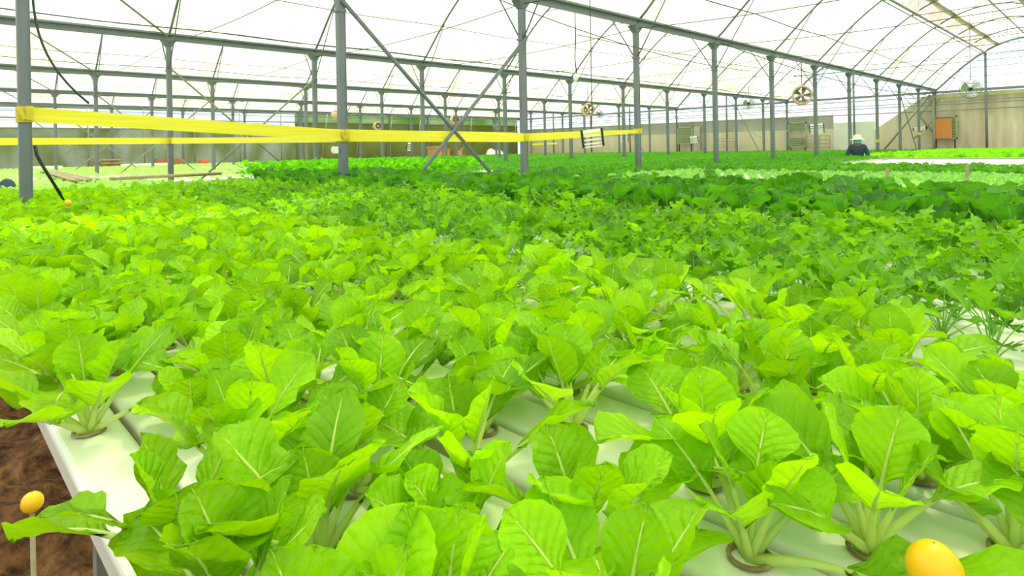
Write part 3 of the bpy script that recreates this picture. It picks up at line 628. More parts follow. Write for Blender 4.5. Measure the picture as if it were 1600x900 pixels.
def plant_spec(kind, R):
    """leaf list: (lp, lb, w, e0, bend, shape, cup, ruffle, azimuth, twist)"""
    out = []; n = {'light': R.choice((9, 10, 10, 11)), 'dark': R.choice((6, 7, 8)), 'mizuna': R.choice((12, 14)), 'lettuce': 7, 'field': 7, 'bush': 9, 'seed': 5}[kind]
    a0 = R.uniform(0, 6.28)
    for i in range(n):
        q = i/(n-1)                         # 0 outer leaf, 1 heart
        az = a0+i*2.4+R.uniform(-.25, .25)
        if kind == 'light': out.append((R.uniform(.055, .100)*(1-.20*q), R.uniform(.088, .128)*(1-.28*q), R.uniform(.078, .106)*(1-.30*q), 0.62+0.80*q+R.uniform(-.18, .18), R.uniform(0.25, 1.15)*(1-.5*q), 'round', R.uniform(.05, .5), R.uniform(.02, .055), az, R.uniform(-.5, .5)))
        elif kind == 'dark': out.append((R.uniform(.10, .17)*(1-.2*q), R.uniform(.13, .18)*(1-.25*q), R.uniform(.115, .155)*(1-.25*q), 1.10+0.38*q+R.uniform(-.15, .12), R.uniform(0.2, 1.1)*(1-.5*q), 'round', R.uniform(.1, .6), R.uniform(.03, .09), az, R.uniform(-.6, .6)))
        elif kind == 'mizuna': out.append((R.uniform(.09, .16), R.uniform(.08, .13), R.uniform(.05, .08), 0.75+0.70*q+R.uniform(-.2, .2), R.uniform(.3, 1.5), 'jag', R.uniform(.1, .5), R.uniform(.06, .14), az, R.uniform(-.8, .8)))
        elif kind == 'lettuce': out.append((.015, R.uniform(.07, .10), R.uniform(.06, .085), 0.35+0.95*q, R.uniform(.1, .6), 'full', R.uniform(.1, .4), .12, az, 0))
        elif kind == 'field': out.append((R.uniform(.05, .08), R.uniform(.09, .12), R.uniform(.08, .10), 0.6+0.7*q, R.uniform(.5, 1.3), 'round', .3, .06, az, R.uniform(-.4, .4)))
        elif kind == 'bush': out.append((R.uniform(.10, .22), R.uniform(.08, .11), R.uniform(.07, .10), 0.6+0.8*q, R.uniform(.3, 1.0), 'jag', .3, .08, az, R.uniform(-.6, .6)))
        else: out.append((R.uniform(.02, .04), R.uniform(.035, .055), R.uniform(.03, .04), 0.5+0.8*q, R.uniform(.3, .8), 'round', .3, .05, az, 0))
    return out
MATK = {'light': ('light', 'stalk'), 'dark': ('dark', 'dstalk'), 'mizuna': ('mizuna', 'dstalk'), 'lettuce': ('lettuce', 'stalk'), 'field': ('field', 'dstalk'), 'bush': ('bush', 'dstalk'), 'seed': ('lettuce', 'stalk')}
def cup_mesh():
    b = MB(); b.lathe([(0.0235, 0.003), (0.027, 0.004), (0.027, 0.0075), (0.0225, 0.008), (0.0205, -0.012)], 16, closed=False); return b.mesh('net_cup', M_['cup'], True)
def med_mesh():
    b = MB(); b.lathe([(0.0208, -0.006), (0.012, -0.002), (0.0, -0.004)], 12); return b.mesh('growing_medium', M_['medium'], True)
CUP, MED = cup_mesh(), med_mesh()
class Kind:
    """variants of one crop: hi = leaves as separate meshes, mid = one mesh, low = arrays for the far crowd"""
    def __init__(s, kind, nvar, hi, hires, midres, lowres):
        s.kind = kind; s.hi = []; s.mid = []; s.low = []; mb_, ms_ = MATK[kind]
        for q in range(nvar):
            R = random.Random(hash_(kind)*100+q); spec = plant_spec(kind, R); leaves = []; mb = MB(); lo = MB()
            for i, (lp, lb, w, e0, bd, sh, cp, rf, az, tw) in enumerate(spec):
                sd_ = hash_(kind)*1000+q*20+i; Mz = Matrix.Rotation(az, 4, 'Z')
                if hi:
                    (V, F, UV), line = leaf_geo(lp, lb, w, e0, bd, sh, hires[0], hires[1], cp, rf, sd_, tw)
                    a = MB(); a.add(V, F, 0, UV); st = MB(); st.tube([c for c, r in line], [r for c, r in line], 6, 0, cap=False)
                    leaves.append((a.mesh(s.kind+'_blade', M_[mb_]), st.mesh(s.kind+'_stalk', M_[ms_]), az))
                add_leaf(mb, leaf_geo(lp, lb, w, e0, bd, sh, midres[0], midres[1], cp, rf, sd_, tw), Mz, 0, 1, 4)
                add_leaf(lo, leaf_geo(lp, lb, w, e0, bd, sh, lowres[0], lowres[1], cp, rf, sd_, tw), Mz, 0, 1, 3, stalk=False)
            s.hi.append(leaves); s.mid.append(mb.mesh(kind+'_plant', [M_[mb_], M_[ms_]]))
            s.low.append((np.array([tuple(v) for v in lo.v], dtype=np.float32), np.array(lo.f, dtype=np.int32), np.array(lo.uv, dtype=np.float32)))
def hash_(s): return sum(ord(c)*(i+1) for i, c in enumerate(s))
CHT = 0.90                                  # top of the growing channels above the soil
def crowd(kind, items, name, label, cat):
    """the far crowd of one crop as ONE mesh"""
    if not items: return
    vs, fs, us = [], [], []; off = 0
    for (x, y, z, rz, sc) in items:
        v, f, u = kind.low[rng.integers(len(kind.low))]; c, s_ = math.cos(rz), math.sin(rz)
        w = v @ np.array([[c, s_, 0], [-s_, c, 0], [0, 0, 1]], dtype=np.float32)*sc + np.array([x, y, z], dtype=np.float32)
        vs.append(w); fs.append(f+off); us.append(u); off += len(v)
    V = np.concatenate(vs); F_ = np.concatenate(fs); U = np.concatenate(us); me = bpy.data.meshes.new(name)
    me.vertices.add(len(V)); me.vertices.foreach_set('co', V.ravel()); me.loops.add(F_.size); me.loops.foreach_set('vertex_index', F_.ravel())
    me.polygons.add(len(F_)); me.polygons.foreach_set('loop_start', np.arange(0, F_.size, 4, dtype=np.int32)); me.polygons.foreach_set('loop_total', np.full(len(F_), 4, dtype=np.int32))
    me.polygons.foreach_set('use_smooth', np.ones(len(F_), dtype=bool)); ul = me.uv_layers.new(name='UVMap'); ul.data.foreach_set('uv', U[F_.ravel()].ravel())
    me.materials.append(M_[MATK[kind.kind][0]]); me.update(calc_edges=True); me.validate()
    o = link(name, me); tag(o, label, cat, kind='stuff'); return o
def plant_bed(kind, pos, pname, cat, unique, group, far_label, stuff_name, stuff_label, nhi, nmax=300, scale=(0.9, 1.1), cups=True, tall=None):
    """pos: (x, y, channel index, z). The nearest nhi get parts; up to nmax are objects of their own; the rest one crowd."""
    seen = []
    for (x, y, ch, z) in pos:
        p = frame_px(x, y, z+0.1)
        if p is None: continue
        margin = 90 if p[2] > 1.2 else 260
        if -margin < p[0] < 1600+margin and p[1] < 900+margin*1.2:
            inside = -10 < p[0] < 1610 and p[1] < 925
            seen.append((math.hypot(x, y), x, y, ch, z, inside))
    seen.sort(); rank = {}
    bych = {}
    for it in seen:
        if it[5]: bych.setdefault(it[3], []).append(it)
    for ch, L in bych.items():
        L.sort(key=lambda it: -it[1])
        for i, it in enumerate(L): rank[(it[1], it[2])] = i+1
    rest = []
    for i, (d, x, y, ch, z, inside) in enumerate(seen):
        rz = random.uniform(0, 2*PI); sc = random.uniform(*scale)
        if i >= nmax: rest.append((x, y, z, rz, sc)); continue
        q = random.randrange(len(kind.mid)); lab = far_label; grp = group
        if i < nhi and inside: lab = unique % (ordn(rank[(x, y)]), ordn(ch+1))
        if i < nhi:
            o = empty(pname, (x, y, z), lab, cat, grp, rz); o.scale = (sc,)*3
            for bl, st, az in kind.hi[q]:
                a = link('leaf', bl, o, rot=(random.uniform(-.06, .06), random.uniform(-.06, .06), az)); s = link('stalk', st, a)
            if cups:
                c = link('net_cup', CUP, o); c.scale = (1/sc,)*3; m = link('growing_medium', MED, c)
        else:
            o = link(pname, kind.mid[q], None, (x, y, z), (0, 0, rz), sc); tag(o, lab, cat, grp)
    crowd(kind, rest, stuff_name, stuff_label, cat)

# ------------------------------------------------------------------ growing channels and their stands
def channel_mesh(L, w=0.104, h=0.055):
    b = MB(); R = 0.014; prof = [(-w/2+0.004, -h)]
    for i in range(6):
        a = PI-i*PI/10; prof.append((-w/2+R+R*math.cos(a), -R+R*math.sin(a)))
    prof.append((0, 0.0015))
    for i in range(6):
        a = PI/2-i*PI/10; prof.append((w/2-R+R*math.cos(a), -R+R*math.sin(a)))
    prof.append((w/2-0.004, -h)); n = len(prof); V = []; NS = 2
    for x in (0, -L): V += [(x, p[0], p[1]) for p in prof]
    F = [(i, (i+1) % n, n+(i+1) % n, n+i) for i in range(n)] + [tuple(range(n))[::-1], tuple(range(n, 2*n))]
    b.add(V, F); return b.mesh('channel', M_['pvc'], False)
def channels(y0, y1, pitch, xa, xb, group, label, w=0.104, unique=None):
    me = channel_mesh(xa-xb, w); ys = []; y = y0; i = 0
    while y <= y1+1e-6:
        o = link('growing_channel', me, None, (xa, y, CHT)); tag(o, (unique % ordn(i+1)) if unique and i < 12 else label, 'channel', group); ys.append(y); y += pitch; i += 1
    return ys
def bench(y0, y1, xa, xb, label):
    root = empty('support_trestle', ((xa+xb)/2, (y0+y1)/2, 0), label, 'trestle'); cx, cy_ = root.location.x, root.location.y; zt = CHT-0.056
    n = max(2, int(abs(xa-xb)/1.6)+1)
    for i in range(n):
        x = xa+(xb-xa)*(i+0.25)/(n-0.5)-cx; b = MB(); b.box((x, 0, zt-0.015), (0.03, y1-y0-0.02, 0.03)); b.build('crossbar', M_['steel_old'], root)
        for s in (-1, 1):
            b = MB(); b.box((x, s*(y1-y0)/2*0.9, (zt-0.03)/2), (0.035, 0.035, zt-0.03)); b.build('leg', M_['steel_old'], root)
XB = -8.6
# light green bed: channels from the soil edge; the fifth stands a little apart from the fourth
ly = [0.225+0.115*i for i in range(4)] + [0.705+0.118*i for i in range(8)]
me = channel_mesh(0.75-XB)
for i, y in enumerate(ly):
    tag(link('growing_channel', me, None, (0.75, y, CHT)), 'white plastic channel under the light green bed, %s from the bare soil' % ordn(i+1), 'channel', 'white channels of the light green bed')
bench(0.18, 1.58, 0.75, XB, 'steel bench under the light green leafy bed')
K_light = Kind('light', 12, True, (15, 8), (10, 6), (5, 4))
pos = []
for i, y in enumerate(ly):
    sp = 0.175 if i == 0 else 0.235; n = int((0.62-XB)/sp)
    for j in range(n):
        x = 0.60-j*sp-(0.118 if i % 2 else 0)+random.uniform(-.012, .012)
        if random.random() < (0.05 if x > -2 else 0.0) or math.hypot(x+0.13, y-0.60) < 0.13 or (i == 0 and abs(x+1.02) < 0.17): continue
        pos.append((x, y+random.uniform(-.006, .006), i, CHT))
plant_bed(K_light, pos, 'pak_choi_plant', 'leafy vegetable', 'light green pak choi, %s from the right in the %s channel from the bare soil', 'light green pak choi in the foreground bed',
          'light green pak choi in the dense far left part of the foreground bed', 'pak_choi_foliage', 'light green leaves of the crowded far end of the foreground bed', 120, scale=(0.92, 1.28))
# bare cup holes where a plant was taken
# jagged green bed
my = [1.75+0.125*i for i in range(12)]
me = channel_mesh(0.6-XB)
for i, y in enumerate(my): tag(link('growing_channel', me, None, (0.6, y, CHT-0.01)), 'white plastic channel under the jagged-leaf bed, mostly hidden', 'channel', 'white channels of the jagged-leaf bed')
bench(1.72, 3.15, 0.6, XB, 'steel bench under the jagged-leaf green bed')
K_miz = Kind('mizuna', 6, True, (18, 4), (12, 2), (12, 2))
pos = [(0.5-j*0.25-(0.12 if i % 2 else 0)+random.uniform(-.02, .02), y, i, CHT-0.01) for i, y in enumerate(my) for j in range(35) if random.random() > 0.07]
plant_bed(K_miz, pos, 'mizuna_plant', 'leafy vegetable', 'jagged-leaf green plant, %s from the right in the %s row behind the light bed', 'jagged-leaf green plants behind the light bed',
          'small jagged-leaf green plant in the crowded left of its bed', 'mizuna_foliage', 'jagged green leaves crowding the far left of their bed', 60, scale=(0.8, 1.1), cups=False)
# dark broad-leaved bed
dy_ = [3.28+0.17*i for i in range(8)]
me = channel_mesh(0.2-XB)
for i, y in enumerate(dy_): tag(link('growing_channel', me, None, (0.2, y, CHT)), 'white plastic channel hidden under the dark broad-leaved bed', 'channel', 'white channels of the dark broad-leaved bed')
bench(3.23, 4.53, 0.2, XB, 'steel bench under the dark broad-leaved bed')
K_dark = Kind('dark', 8, True, (12, 7), (8, 5), (5, 4))
pos = [(0.1-j*0.23-(0.11 if i % 2 else 0)+random.uniform(-.03, .03), y, i, CHT) for i, y in enumerate(dy_) for j in range(37)]
plant_bed(K_dark, pos, 'kale_plant', 'leafy vegetable', 'dark green broad-leaved plant, %s from the right in the %s row of its bed', 'dark green broad-leaved plants',
          'dark green broad-leaved plant in the crowded left half of its bed', 'kale_foliage', 'dark green leaves crowding the far left of the broad-leaved bed', 90, scale=(0.85, 1.15), cups=False)
# lettuce beds on white channels
def field(kindobj, x0, x1, y0, y1, dx, dy, jit=0.04, keep=1.0):
    P = []; ny_ = int((y1-y0)/dy)+1; nx_ = int((x0-x1)/dx)+1
    for i in range(ny_):
        for j in range(nx_):
            if random.random() < keep: P.append((x0-j*dx-(dx/2 if i % 2 else 0)+random.uniform(-jit, jit), y0+i*dy+random.uniform(-jit, jit)*0.5, i, CHT))
    return P
K_let = Kind('lettuce', 5, True, (5, 5), (5, 5), (3, 4))
channels(4.82, 10.1, 0.20, 0.0, -8.3, 'white channels of the lettuce beds', 'white plastic channel showing between pale lettuces', w=0.15)
bench(4.78, 10.2, 0.0, -8.3, 'steel bench under the pale lettuce bed')
pos = field(K_let, -0.05, -8.2, 4.82, 7.4, 0.19, 0.20, 0.02) + field(K_let, -0.05, -5.9, 7.42, 10.1, 0.19, 0.20, 0.02)
plant_bed(K_let, pos, 'lettuce_plant', 'lettuce', 'pale lettuce, %s from the right in the %s row behind the dark bed', 'pale lettuces behind the dark bed',
          'small pale lettuce in a row on white channels behind the dark bed', 'lettuce_foliage', 'pale green lettuces covering the bed behind the dark plants', 0, scale=(0.75, 1.05), cups=False)
# mid green field beyond, and the dark strip right of it
K_fld = Kind('field', 5, True, (6, 4), (6, 4), (3, 3))
pos = field(K_fld, -6.0, -8.3, 7.7, 32.3, 0.20, 0.20) + field(K_fld, -8.7, -16.6, 8.6, 32.3, 0.24, 0.24) + field(K_fld, -17.0, -29.0, 13.5, 32.3, 0.30, 0.30) + field(K_fld, -0.6, -5.9, 10.4, 12.1, 0.20, 0.20) + field(K_fld, -4.85, -5.9, 12.6, 18.5, 0.18, 0.20)
plant_bed(K_fld, pos, 'spinach_plant', 'leafy vegetable', '%s %s', 'mid green plants beyond the lettuces', 'mid green leafy plant in the broad bed beyond the lettuces',
          'spinach_foliage', 'mid green leafy crop filling the beds back to the end wall', 0, scale=(0.85, 1.15), cups=False)
def slab(x0, x1, y0, y1, z, label, mat='tray', t=0.05):
    b = MB(); b.box((0, 0, -t/2), (x0-x1, y1-y0, t)); b.box((0, y1/2-y0/2-0.02, 0.006), (x0-x1, 0.04, 0.03)); b.box((0, -(y1-y0)/2+0.02, 0.006), (x0-x1, 0.04, 0.03))
    root = empty('growing_bench', ((x0+x1)/2, (y0+y1)/2, 0), label, 'bench'); o = b.build('bench_top', M_[mat], root); o.location = (0, 0, z)
    n = max(2, int((x0-x1)/3)+1)
    for i in range(n):
        for s in (-1, 1):
            c = MB(); c.box(((x0-x1)*(i/(n-1)-0.5)*0.96, s*(y1-y0)*0.46, (z-t)/2), (0.05, 0.05, z-t)); c.build('leg', M_['steel_old'], root)
slab(-0.2, -5.9, 10.35, 12.3, CHT-0.005, 'white bench under the dark strip right of the nearest post row')
slab(-5.95, -8.4, 7.6, 32.5, CHT-0.005, 'long bench under the mid green crop beside the nearest post row')
slab(-8.6, -16.7, 8.5, 32.5, CHT-0.005, 'wide bench under the mid green crop of the second bay')
slab(-16.9, -29.2, 13.4, 32.5, CHT-0.005, 'wide bench under the mid green crop of the third and fourth bays')
# bright beds at the far right: white bench then lettuce
slab(-4.75, -5.9, 12.5, 18.6, CHT-0.005, 'narrow bench of mid green plants in front of the worker')
slab(-0.2, -4.65, 13.6, 18.6, CHT-0.005, 'bare white bench at the far right behind the dark strip')
slab(-0.2, -5.9, 20.3, 32.4, CHT-0.005, 'far right bench crowded with bright green lettuce')
K_let2 = Kind('bush', 5, True, (6, 4), (6, 4), (5, 2))
class _F: pass
pos2 = field(K_let, -0.4, -5.8, 20.5, 32.2, 0.22, 0.24)
K_far = Kind('lettuce', 4, False, (5, 5), (4, 4), (3, 3))
M_['bright'] = leaf_mat('bright_leaf', (0.22, 0.62, 0.02), (0.42, 0.9, 0.01), (0.4, 0.7, 0.1), tw=0.5, vstr=0.05, puck=0.1)
crowd_items = [(x, y, z, random.uniform(0, 6.28), random.uniform(1.3, 1.9)) for x, y, c, z in pos2]
co = crowd(K_far, crowd_items[300:] if len(crowd_items) > 300 else crowd_items, 'bright_lettuce_foliage', 'bright green lettuces crowding the bench before the end wall at right', 'lettuce')
co.data.materials.clear(); co.data.materials.append(M_['bright'])
for mm in K_far.mid: mm.materials[0] = M_['bright']
for (x, y, z, rz, sc) in crowd_items[:300]:
    tag(link('salad_plant', K_far.mid[random.randrange(4)], None, (x, y, z), (0, 0, rz), sc), 'bright green lettuce at the front of the far right bench', 'salad greens', 'bright lettuces at the front of the far right bench')

# taller herbs and seedling beds left of the cross aisle
slab(-9.1, -12.9, 4.75, 8.3, CHT-0.02, 'raised bench under the bushy herb bed left of the aisle')
pos = field(K_let2, -9.2, -12.85, 4.85, 8.2, 0.17, 0.17)
plant_bed(K_let2, pos, 'herb_plant', 'herb', '%s %s', 'bushy herbs left of the aisle', 'bushy mid green herb in the raised bed beyond the second near post',
          'herb_foliage', 'bushy mid green herbs filling the raised bed left of the aisle', 0, scale=(1.1, 1.45), cups=False)
K_seed = Kind('seed', 4, False, (5, 4), (4, 4), (3, 2))
seed_beds = [(-9.6, -16.0, 0.0, 3.2), (-13.2, -17.2, 3.5, 8.3), (-17.6, -24.5, -0.4, 7.4), (-17.4, -24.5, 7.8, 12.5), (-25.2, -32.6, -0.6, 13.0), (-29.5, -32.8, 13.8, 32.0)]
pos = []
for i, (a, b_, c, d) in enumerate(seed_beds):
    slab(a, b_, c, d, CHT-0.03, ['white seedling bench nearest the aisle at the left', 'small white seedling bench left of the bushy herbs', 'white seedling bench beyond the first at the left', 'white seedling bench behind the bushy herbs', 'white seedling bench along the stained left wall', 'long white bench below the olive side wall'][i])
    st = 0.17 if i == 0 else 0.22
    pos += [(x, y, 0, CHT-0.03) for x, y, _, _ in field(None, a-0.1, b_+0.1, c+0.1, d-0.1, st, st, 0.03, 0.9 if i < 5 else 0.5)]
plant_bed(K_seed, pos, 'seedling', 'seedling', '%s %s', 'seedlings on the benches at the left', 'tiny pale green seedling on the nearest white bench at the left',
          'seedling_foliage', 'tiny pale seedlings covering the white benches at the left', 0, scale=(1.1, 1.7), cups=False)

# ------------------------------------------------------------------ things at the left and on the far benches
def pipe(p, q, r, mat, label, cat='pipe', name='bench_pipe'):
    return wire(name, [p, q], r, mat, label, cat, n=8)
pipe((-11.5, 2.24, CHT+0.13), (-11.5, 3.95, CHT+0.15), 0.028, plain('rusty_pipe', (0.30, 0.20, 0.12), (0.36, 0.30, 0.20)), 'rusty pipe lying across the seedling bench before the herbs')
root = empty('plank_walkway', (-18.3, 2.58, CHT+0.06), 'weathered plank laid over the seedling bench right of the leftmost post', 'plank'); b = MB()
for i in range(3): b.box((0.0, -0.14+0.14*i, 0.015), (10.2, 0.12, 0.025), Matrix.Rotation(0.002*i, 3, 'Z'))
b.build('plank', M_['wood'], root); b = MB()
for i in range(9): b.box((-4.6+1.15*i, -0.02, -0.04), (0.25, 0.42, 0.08))
b.build('batten', M_['redbrown'], root); root.rotation_euler = (0, 0, -0.073)
b = MB(); Vn = []
for i in range(9):
    for j in range(16):
        th = PI/2*i/8; a = 2*PI*j/16; Vn.append((0.11*math.cos(a)*math.cos(th)*(1+.08*math.sin(3*a)), 0.12*math.sin(a)*math.cos(th), 0.19*math.sin(th)**0.8))
b.add(Vn, [(i*16+j, i*16+(j+1) % 16, (i+1)*16+(j+1) % 16, (i+1)*16+j) for i in range(8) for j in range(16)])
tag(b.build('cloth_bundle', M_['navy'], loc=(-12.6, 1.06, CHT-0.02), smooth=True), 'dark blue cloth bundle lying at the left edge of the photo', 'cloth')
def carton(x, y, z, s, rz, label, mat='card', open_=True, d=None):
    root = empty('cardboard_box', (x, y, z), label, 'box', 'boxes on the far benches', rz); w, dd, h = d or (s, s*0.8, s*0.7)
    b = MB(); t = 0.012
    b.box((0, 0, t/2), (w, dd, t))
    for sx in (-1, 1): b.box((sx*(w/2-t/2), 0, h/2), (t, dd, h))
    for sy in (-1, 1): b.box((0, sy*(dd/2-t/2), h/2), (w, t, h))
    b.build('body', M_[mat], root)
    if open_:
        for sy, an in ((-1, 0.7), (1, -0.5)):
            b = MB(); rot = Matrix.Rotation(an, 3, 'X'); b.box(Vector((0, sy*(dd/2), h)) + rot @ Vector((0, 0, h*0.25)), (w, t, h*0.5), rot); b.build('flap', M_[mat], root)
    return root
zb = CHT-0.03
carton(-32.0, 24.3, zb+0.03, 0.75, 0.4, 'leftmost brown cardboard box on the bench below the olive wall')
carton(-32.0, 25.2, zb+0.03, 0.55, 0.9, 'middle brown cardboard box below the olive wall')
carton(-32.0, 26.2, zb+0.03, 0.60, -0.3, 'rightmost brown cardboard box below the olive wall')
carton(-32.0, 8.6, zb+0.03, 0.9, 1.57, 'low red-brown crate on the bench by the stained left wall', 'redbrown', False, (1.2, 0.6, 0.32))
for i in range(5):
    b = MB(); b.box((0, 0, 0.03), (0.6, 1.3-0.12*i, 0.055)); b.box((0.1, 0.2, 0.062), (0.3, 0.5, 0.012)); o = b.build('stacked_board', M_['redbrown'] if i % 2 else M_['wood'], loc=(-32.0+0.04*i, 6.0+0.15*(i % 3), zb+0.03+0.075*i)); o.rotation_euler = (0, 0, 0.1*i)
    tag(o, 'board %s in the pile by the stained left wall' % ['at the bottom', 'second from the bottom', 'in the middle', 'second from the top', 'on top'][i], 'board', 'pile of boards by the stained left wall')
for i, (y, l) in enumerate(((3.9, 1.0), (7.0, 1.0), (7.55, 1.7))):
    b = MB(); b.box((0, 0, 0.06), (0.5, l, 0.11)); b.box((0, 0, 0.125), (0.42, l*0.92, 0.02)); tag(b.build('foam_tray', M_['tray'], loc=(-31.2+0.2*i, y, zb+0.03)), ['white foam tray left of the board pile by the stained wall', 'white foam tray just right of the board pile', 'long white foam tray before the red-brown crate'][i], 'tray')
b = MB(); b.lathe([(0.0, 0), (0.2, 0), (0.24, 0.1), (0.2, 0.24), (0.0, 0.28)], 12); tag(b.build('red_basin', plain('red_plastic', (0.6, 0.1, 0.06), (0.55, 0.08, 0.05)), loc=(-32.1, 10.2, zb), smooth=True), 'small red tub on the bench by the stained left wall', 'tub')
for i, (y, sx) in enumerate(((29.3, 1.0), (30.1, 0.8))):
    b = MB(); Vn = []
    for a_ in range(9):
        for j in range(14):
            th = PI/2*a_/8; a = 2*PI*j/14; Vn.append((0.35*sx*math.cos(a)*math.cos(th)*(1+.12*math.sin(4*a+i)), 0.40*sx*math.sin(a)*math.cos(th), 0.5*sx*math.sin(th)**0.7*(1+.1*math.cos(3*a))))
    b.add(Vn, [(p_*14+j, p_*14+(j+1) % 14, (p_+1)*14+(j+1) % 14, (p_+1)*14+j) for p_ in range(8) for j in range(14)])
    tag(b.build('white_sack', M_['tray'], loc=(-32.0, y, zb), smooth=True), ['larger white sack below the corner of the olive wall', 'smaller white sack right of the larger one'][i], 'sack')
# stakes in the lettuces at the right
for i, (x, y) in enumerate(((-1.75, 7.0), (-1.35, 8.6))):
    b = MB(); b.box((0, 0, 0.11), (0.034, 0.018, 0.22)); b.box((0, 0, 0.225), (0.02, 0.013, 0.02)); tag(b.build('wooden_stake', M_['wood'], loc=(x, y, CHT)), ['left of two short stakes standing among pale lettuces', 'right of two short stakes standing among pale lettuces'][i], 'stake')

# yellow float balls on stakes
def ball(x, y, z, r, label):
    root = empty('yellow_float', (x, y, 0), label, 'float', 'yellow round caps on stakes')
    b = MB(); b.lathe([(0.001, -r*0.9), (r*0.55, -r*0.85)] + [(r*math.cos(a), r*math.sin(a)*1.05) for a in (-0.7, -0.35, 0, 0.35, 0.7, 1.05, 1.3)] + [(0.001, r*1.05)], 20, c=(0, 0, z)); b.build('cap', M_['ball'], root, smooth=True)
    b = MB(); b.tube([(0, 0, 0), (0, 0, z-r*0.8)], 0.003, 8); b.build('stake', M_['wood'], root, smooth=True)
ball(-1.036, 0.107, CHT+0.04, 0.0130, 'yellow round cap over the bare soil at the lower left')
ball(-0.143, 0.708, CHT+0.08, 0.025, 'yellow round cap at the bottom right corner among light leaves')
ball(-4.76, 0.70, CHT+0.205, 0.020, 'tiny yellow cap above the light bed at the far left')

# ------------------------------------------------------------------ the worker
def skin_mesh(name, pts, edges, radii, mat, parent, root=0, sub=2):
    me = bpy.data.meshes.new(name); me.from_pydata(pts, edges, []); o = bpy.data.objects.new(name, me); COL.objects.link(o); o.parent = parent; me.materials.append(mat)
    sk = o.modifiers.new('skin', 'SKIN'); me.skin_vertices or None
    if not me.skin_vertices: bpy.context.view_layer.objects.active = o
    for i, r in enumerate(radii):
        sv = me.skin_vertices[0].data[i]; sv.radius = r if isinstance(r, tuple) else (r, r); sv.use_root = (i == root)
    ss = o.modifiers.new('sub', 'SUBSURF'); ss.levels = sub; ss.render_levels = sub; sk.use_smooth_shade = True
    return o
person = empty('person', (-5.60, 19.4, 0), 'person in a cream sun hat, turquoise mask and dark blue top bending over the plants', 'person', rz=0.35)
def add_body():
    P = [(0, 0, .80), (0, -.03, .98), (0, -.07, 1.14), (0, -.11, 1.26), (0, -.14, 1.33), (0, -.16, 1.40), (0, -.175, 1.48)]
    R_ = [(.15, .11), (.14, .10), (.16, .11), (.15, .10), (.055, .055), (.075, .085), (.07, .085)]
    E_ = [(i, i+1) for i in range(6)]
    def chain(start, pts, rs):
        last = start
        for p, r in zip(pts, rs): P.append(p); R_.append(r); E_.append((last, len(P)-1)); last = len(P)-1
        return last
    for s in (-1, 1):
        chain(0, [(s*.10, 0, .74), (s*.11, -.03, .45), (s*.11, .02, .09), (s*.12, -.10, .04)], [.085, .06, .045, .04])
        w = chain(3, [(s*.17, -.11, 1.25), (s*.23, -.10, 1.10), (s*.26, -.12, .99), (s*.20, -.30, .98), (s*.17, -.38, .99)], [.055, .045, .038, .030, .032])
        for f, dx in enumerate((-.03, -.01, .01, .03)): chain(w, [(s*.17+dx, -.44, .985), (s*.17+dx*1.1, -.475-.004*(f % 3), .965)], [.009, .008])
        chain(w, [(s*.17-s*.04, -.41, .99), (s*.17-s*.05, -.44, .975)], [.010, .009])
    return P, E_, R_
P_, E_, R_ = add_body()
def build_skin(name, P, E, R, mat, parent, sub=2):
    me = bpy.data.meshes.new(name); me.from_pydata(P, E, []); me.materials.append(mat); o = bpy.data.objects.new(name, me); COL.objects.link(o)
    bpy.context.view_layer.objects.active = o; o.modifiers.new('skin', 'SKIN')
    lay = me.skin_vertices[0].data if len(me.skin_vertices) else None
    if lay is not None:
        for i, r in enumerate(R): lay[i].radius = r if isinstance(r, tuple) else (r, r); lay[i].use_root = (i == 0)
    ss = o.modifiers.new('sub', 'SUBSURF'); ss.levels = ss.render_levels = sub
    dg = bpy.context.evaluated_depsgraph_get(); ev = o.evaluated_get(dg); m2 = bpy.data.meshes.new_from_object(ev); m2.polygons.foreach_set('use_smooth', [True]*len(m2.polygons))
    bpy.data.objects.remove(o); return link(name, m2, parent)
build_skin('body', P_, E_, R_, M_['skin'], person)
JP = [(0, 0, .74), (0, -.03, .98), (0, -.07, 1.14), (0, -.11, 1.27), (0, -.135, 1.31)]; JR = [(.18, .14), (.165, .125), (.185, .135), (.175, .12), (.075, .075)]; JE = [(0, 1), (1, 2), (2, 3), (3, 4)]
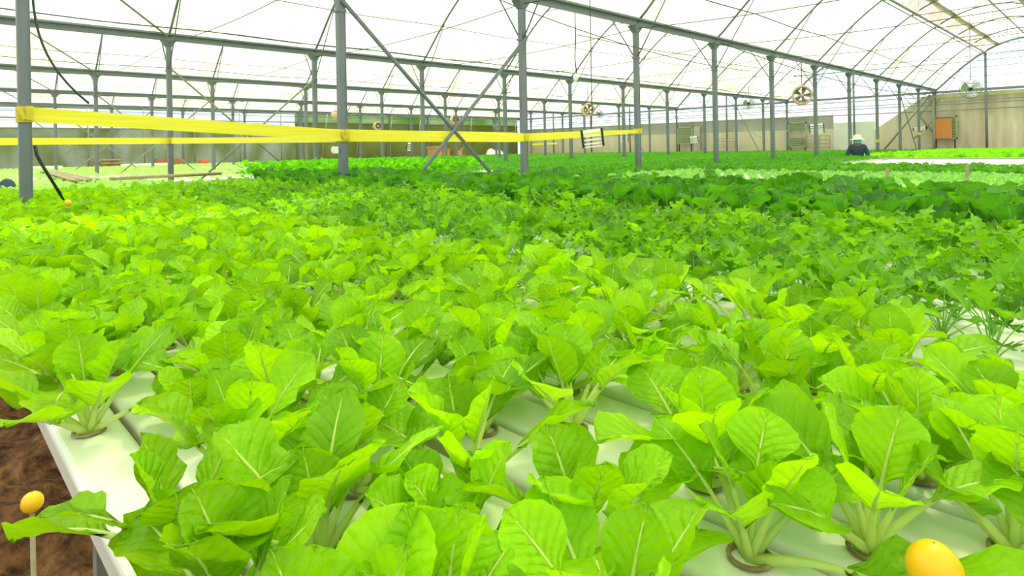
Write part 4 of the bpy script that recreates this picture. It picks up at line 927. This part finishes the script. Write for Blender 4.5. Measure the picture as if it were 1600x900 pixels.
for s in (-1, 1):
    n0 = len(JP); JP += [(s*.17, -.11, 1.26), (s*.235, -.10, 1.10), (s*.265, -.12, .985), (s*.205, -.28, .98)]; JR += [.075, .062, .056, .045]; JE += [(3, n0), (n0, n0+1), (n0+1, n0+2), (n0+2, n0+3)]
build_skin('jacket', JP, JE, JR, M_['navy'], person)
TP = [(0, 0, .80), (-.10, 0, .72), (-.11, -.03, .45), (-.11, .02, .12), (.10, 0, .72), (.11, -.03, .45), (.11, .02, .12)]
build_skin('trousers', TP, [(0, 1), (1, 2), (2, 3), (0, 4), (4, 5), (5, 6)], [(.16, .13), .10, .08, .065, .10, .08, .065], M_['trousers'], person)
b = MB(); hc = (0, -.165, 1.475)
b.lathe([(0.19, -0.015), (0.185, 0.0), (0.125, 0.02), (0.108, 0.035), (0.102, 0.09), (0.08, 0.125), (0.001, 0.135)], 24, c=hc); b.lathe([(0.19, -0.015), (0.12, 0.008), (0.10, 0.03)], 24, c=hc); b.build('sun_hat', M_['hat'], person, smooth=True)
b = MB(); V = []
for i in range(7):
    for j in range(9):
        a = -PI/2+(j/8-0.5)*2.2; z = -0.012-0.085*i/6; rr = 0.092+0.022*math.cos((j/8-0.5)*2.6)*math.sin(PI*(i+1)/8); V.append((rr*math.cos(a), -.165+rr*math.sin(a), 1.455+z))
b.add(V, [(i*9+j, i*9+j+1, (i+1)*9+j+1, (i+1)*9+j) for i in range(6) for j in range(8)]); b.build('face_mask', M_['mask'], person, smooth=True)
b = MB(); V = []
for i in range(6):
    for j in range(11):
        a = PI/2+(j/10-0.5)*3.6; V.append((0.094*math.cos(a), -.165+0.10*math.sin(a), 1.49-0.16*i/5))
b.add(V, [(i*11+j, i*11+j+1, (i+1)*11+j+1, (i+1)*11+j) for i in range(5) for j in range(10)]); b.build('hair', M_['hair'], person, smooth=True)
for s in (-1, 1):
    b = MB(); b.lathe([(0, 0.012), (0.010, 0.006), (0.012, 0), (0.008, -0.006), (0, -0.010)], 8, 'Y'); e = b.build('eye', M_['hair'], person, smooth=True); e.location = (s*.032, -.262, 1.462)
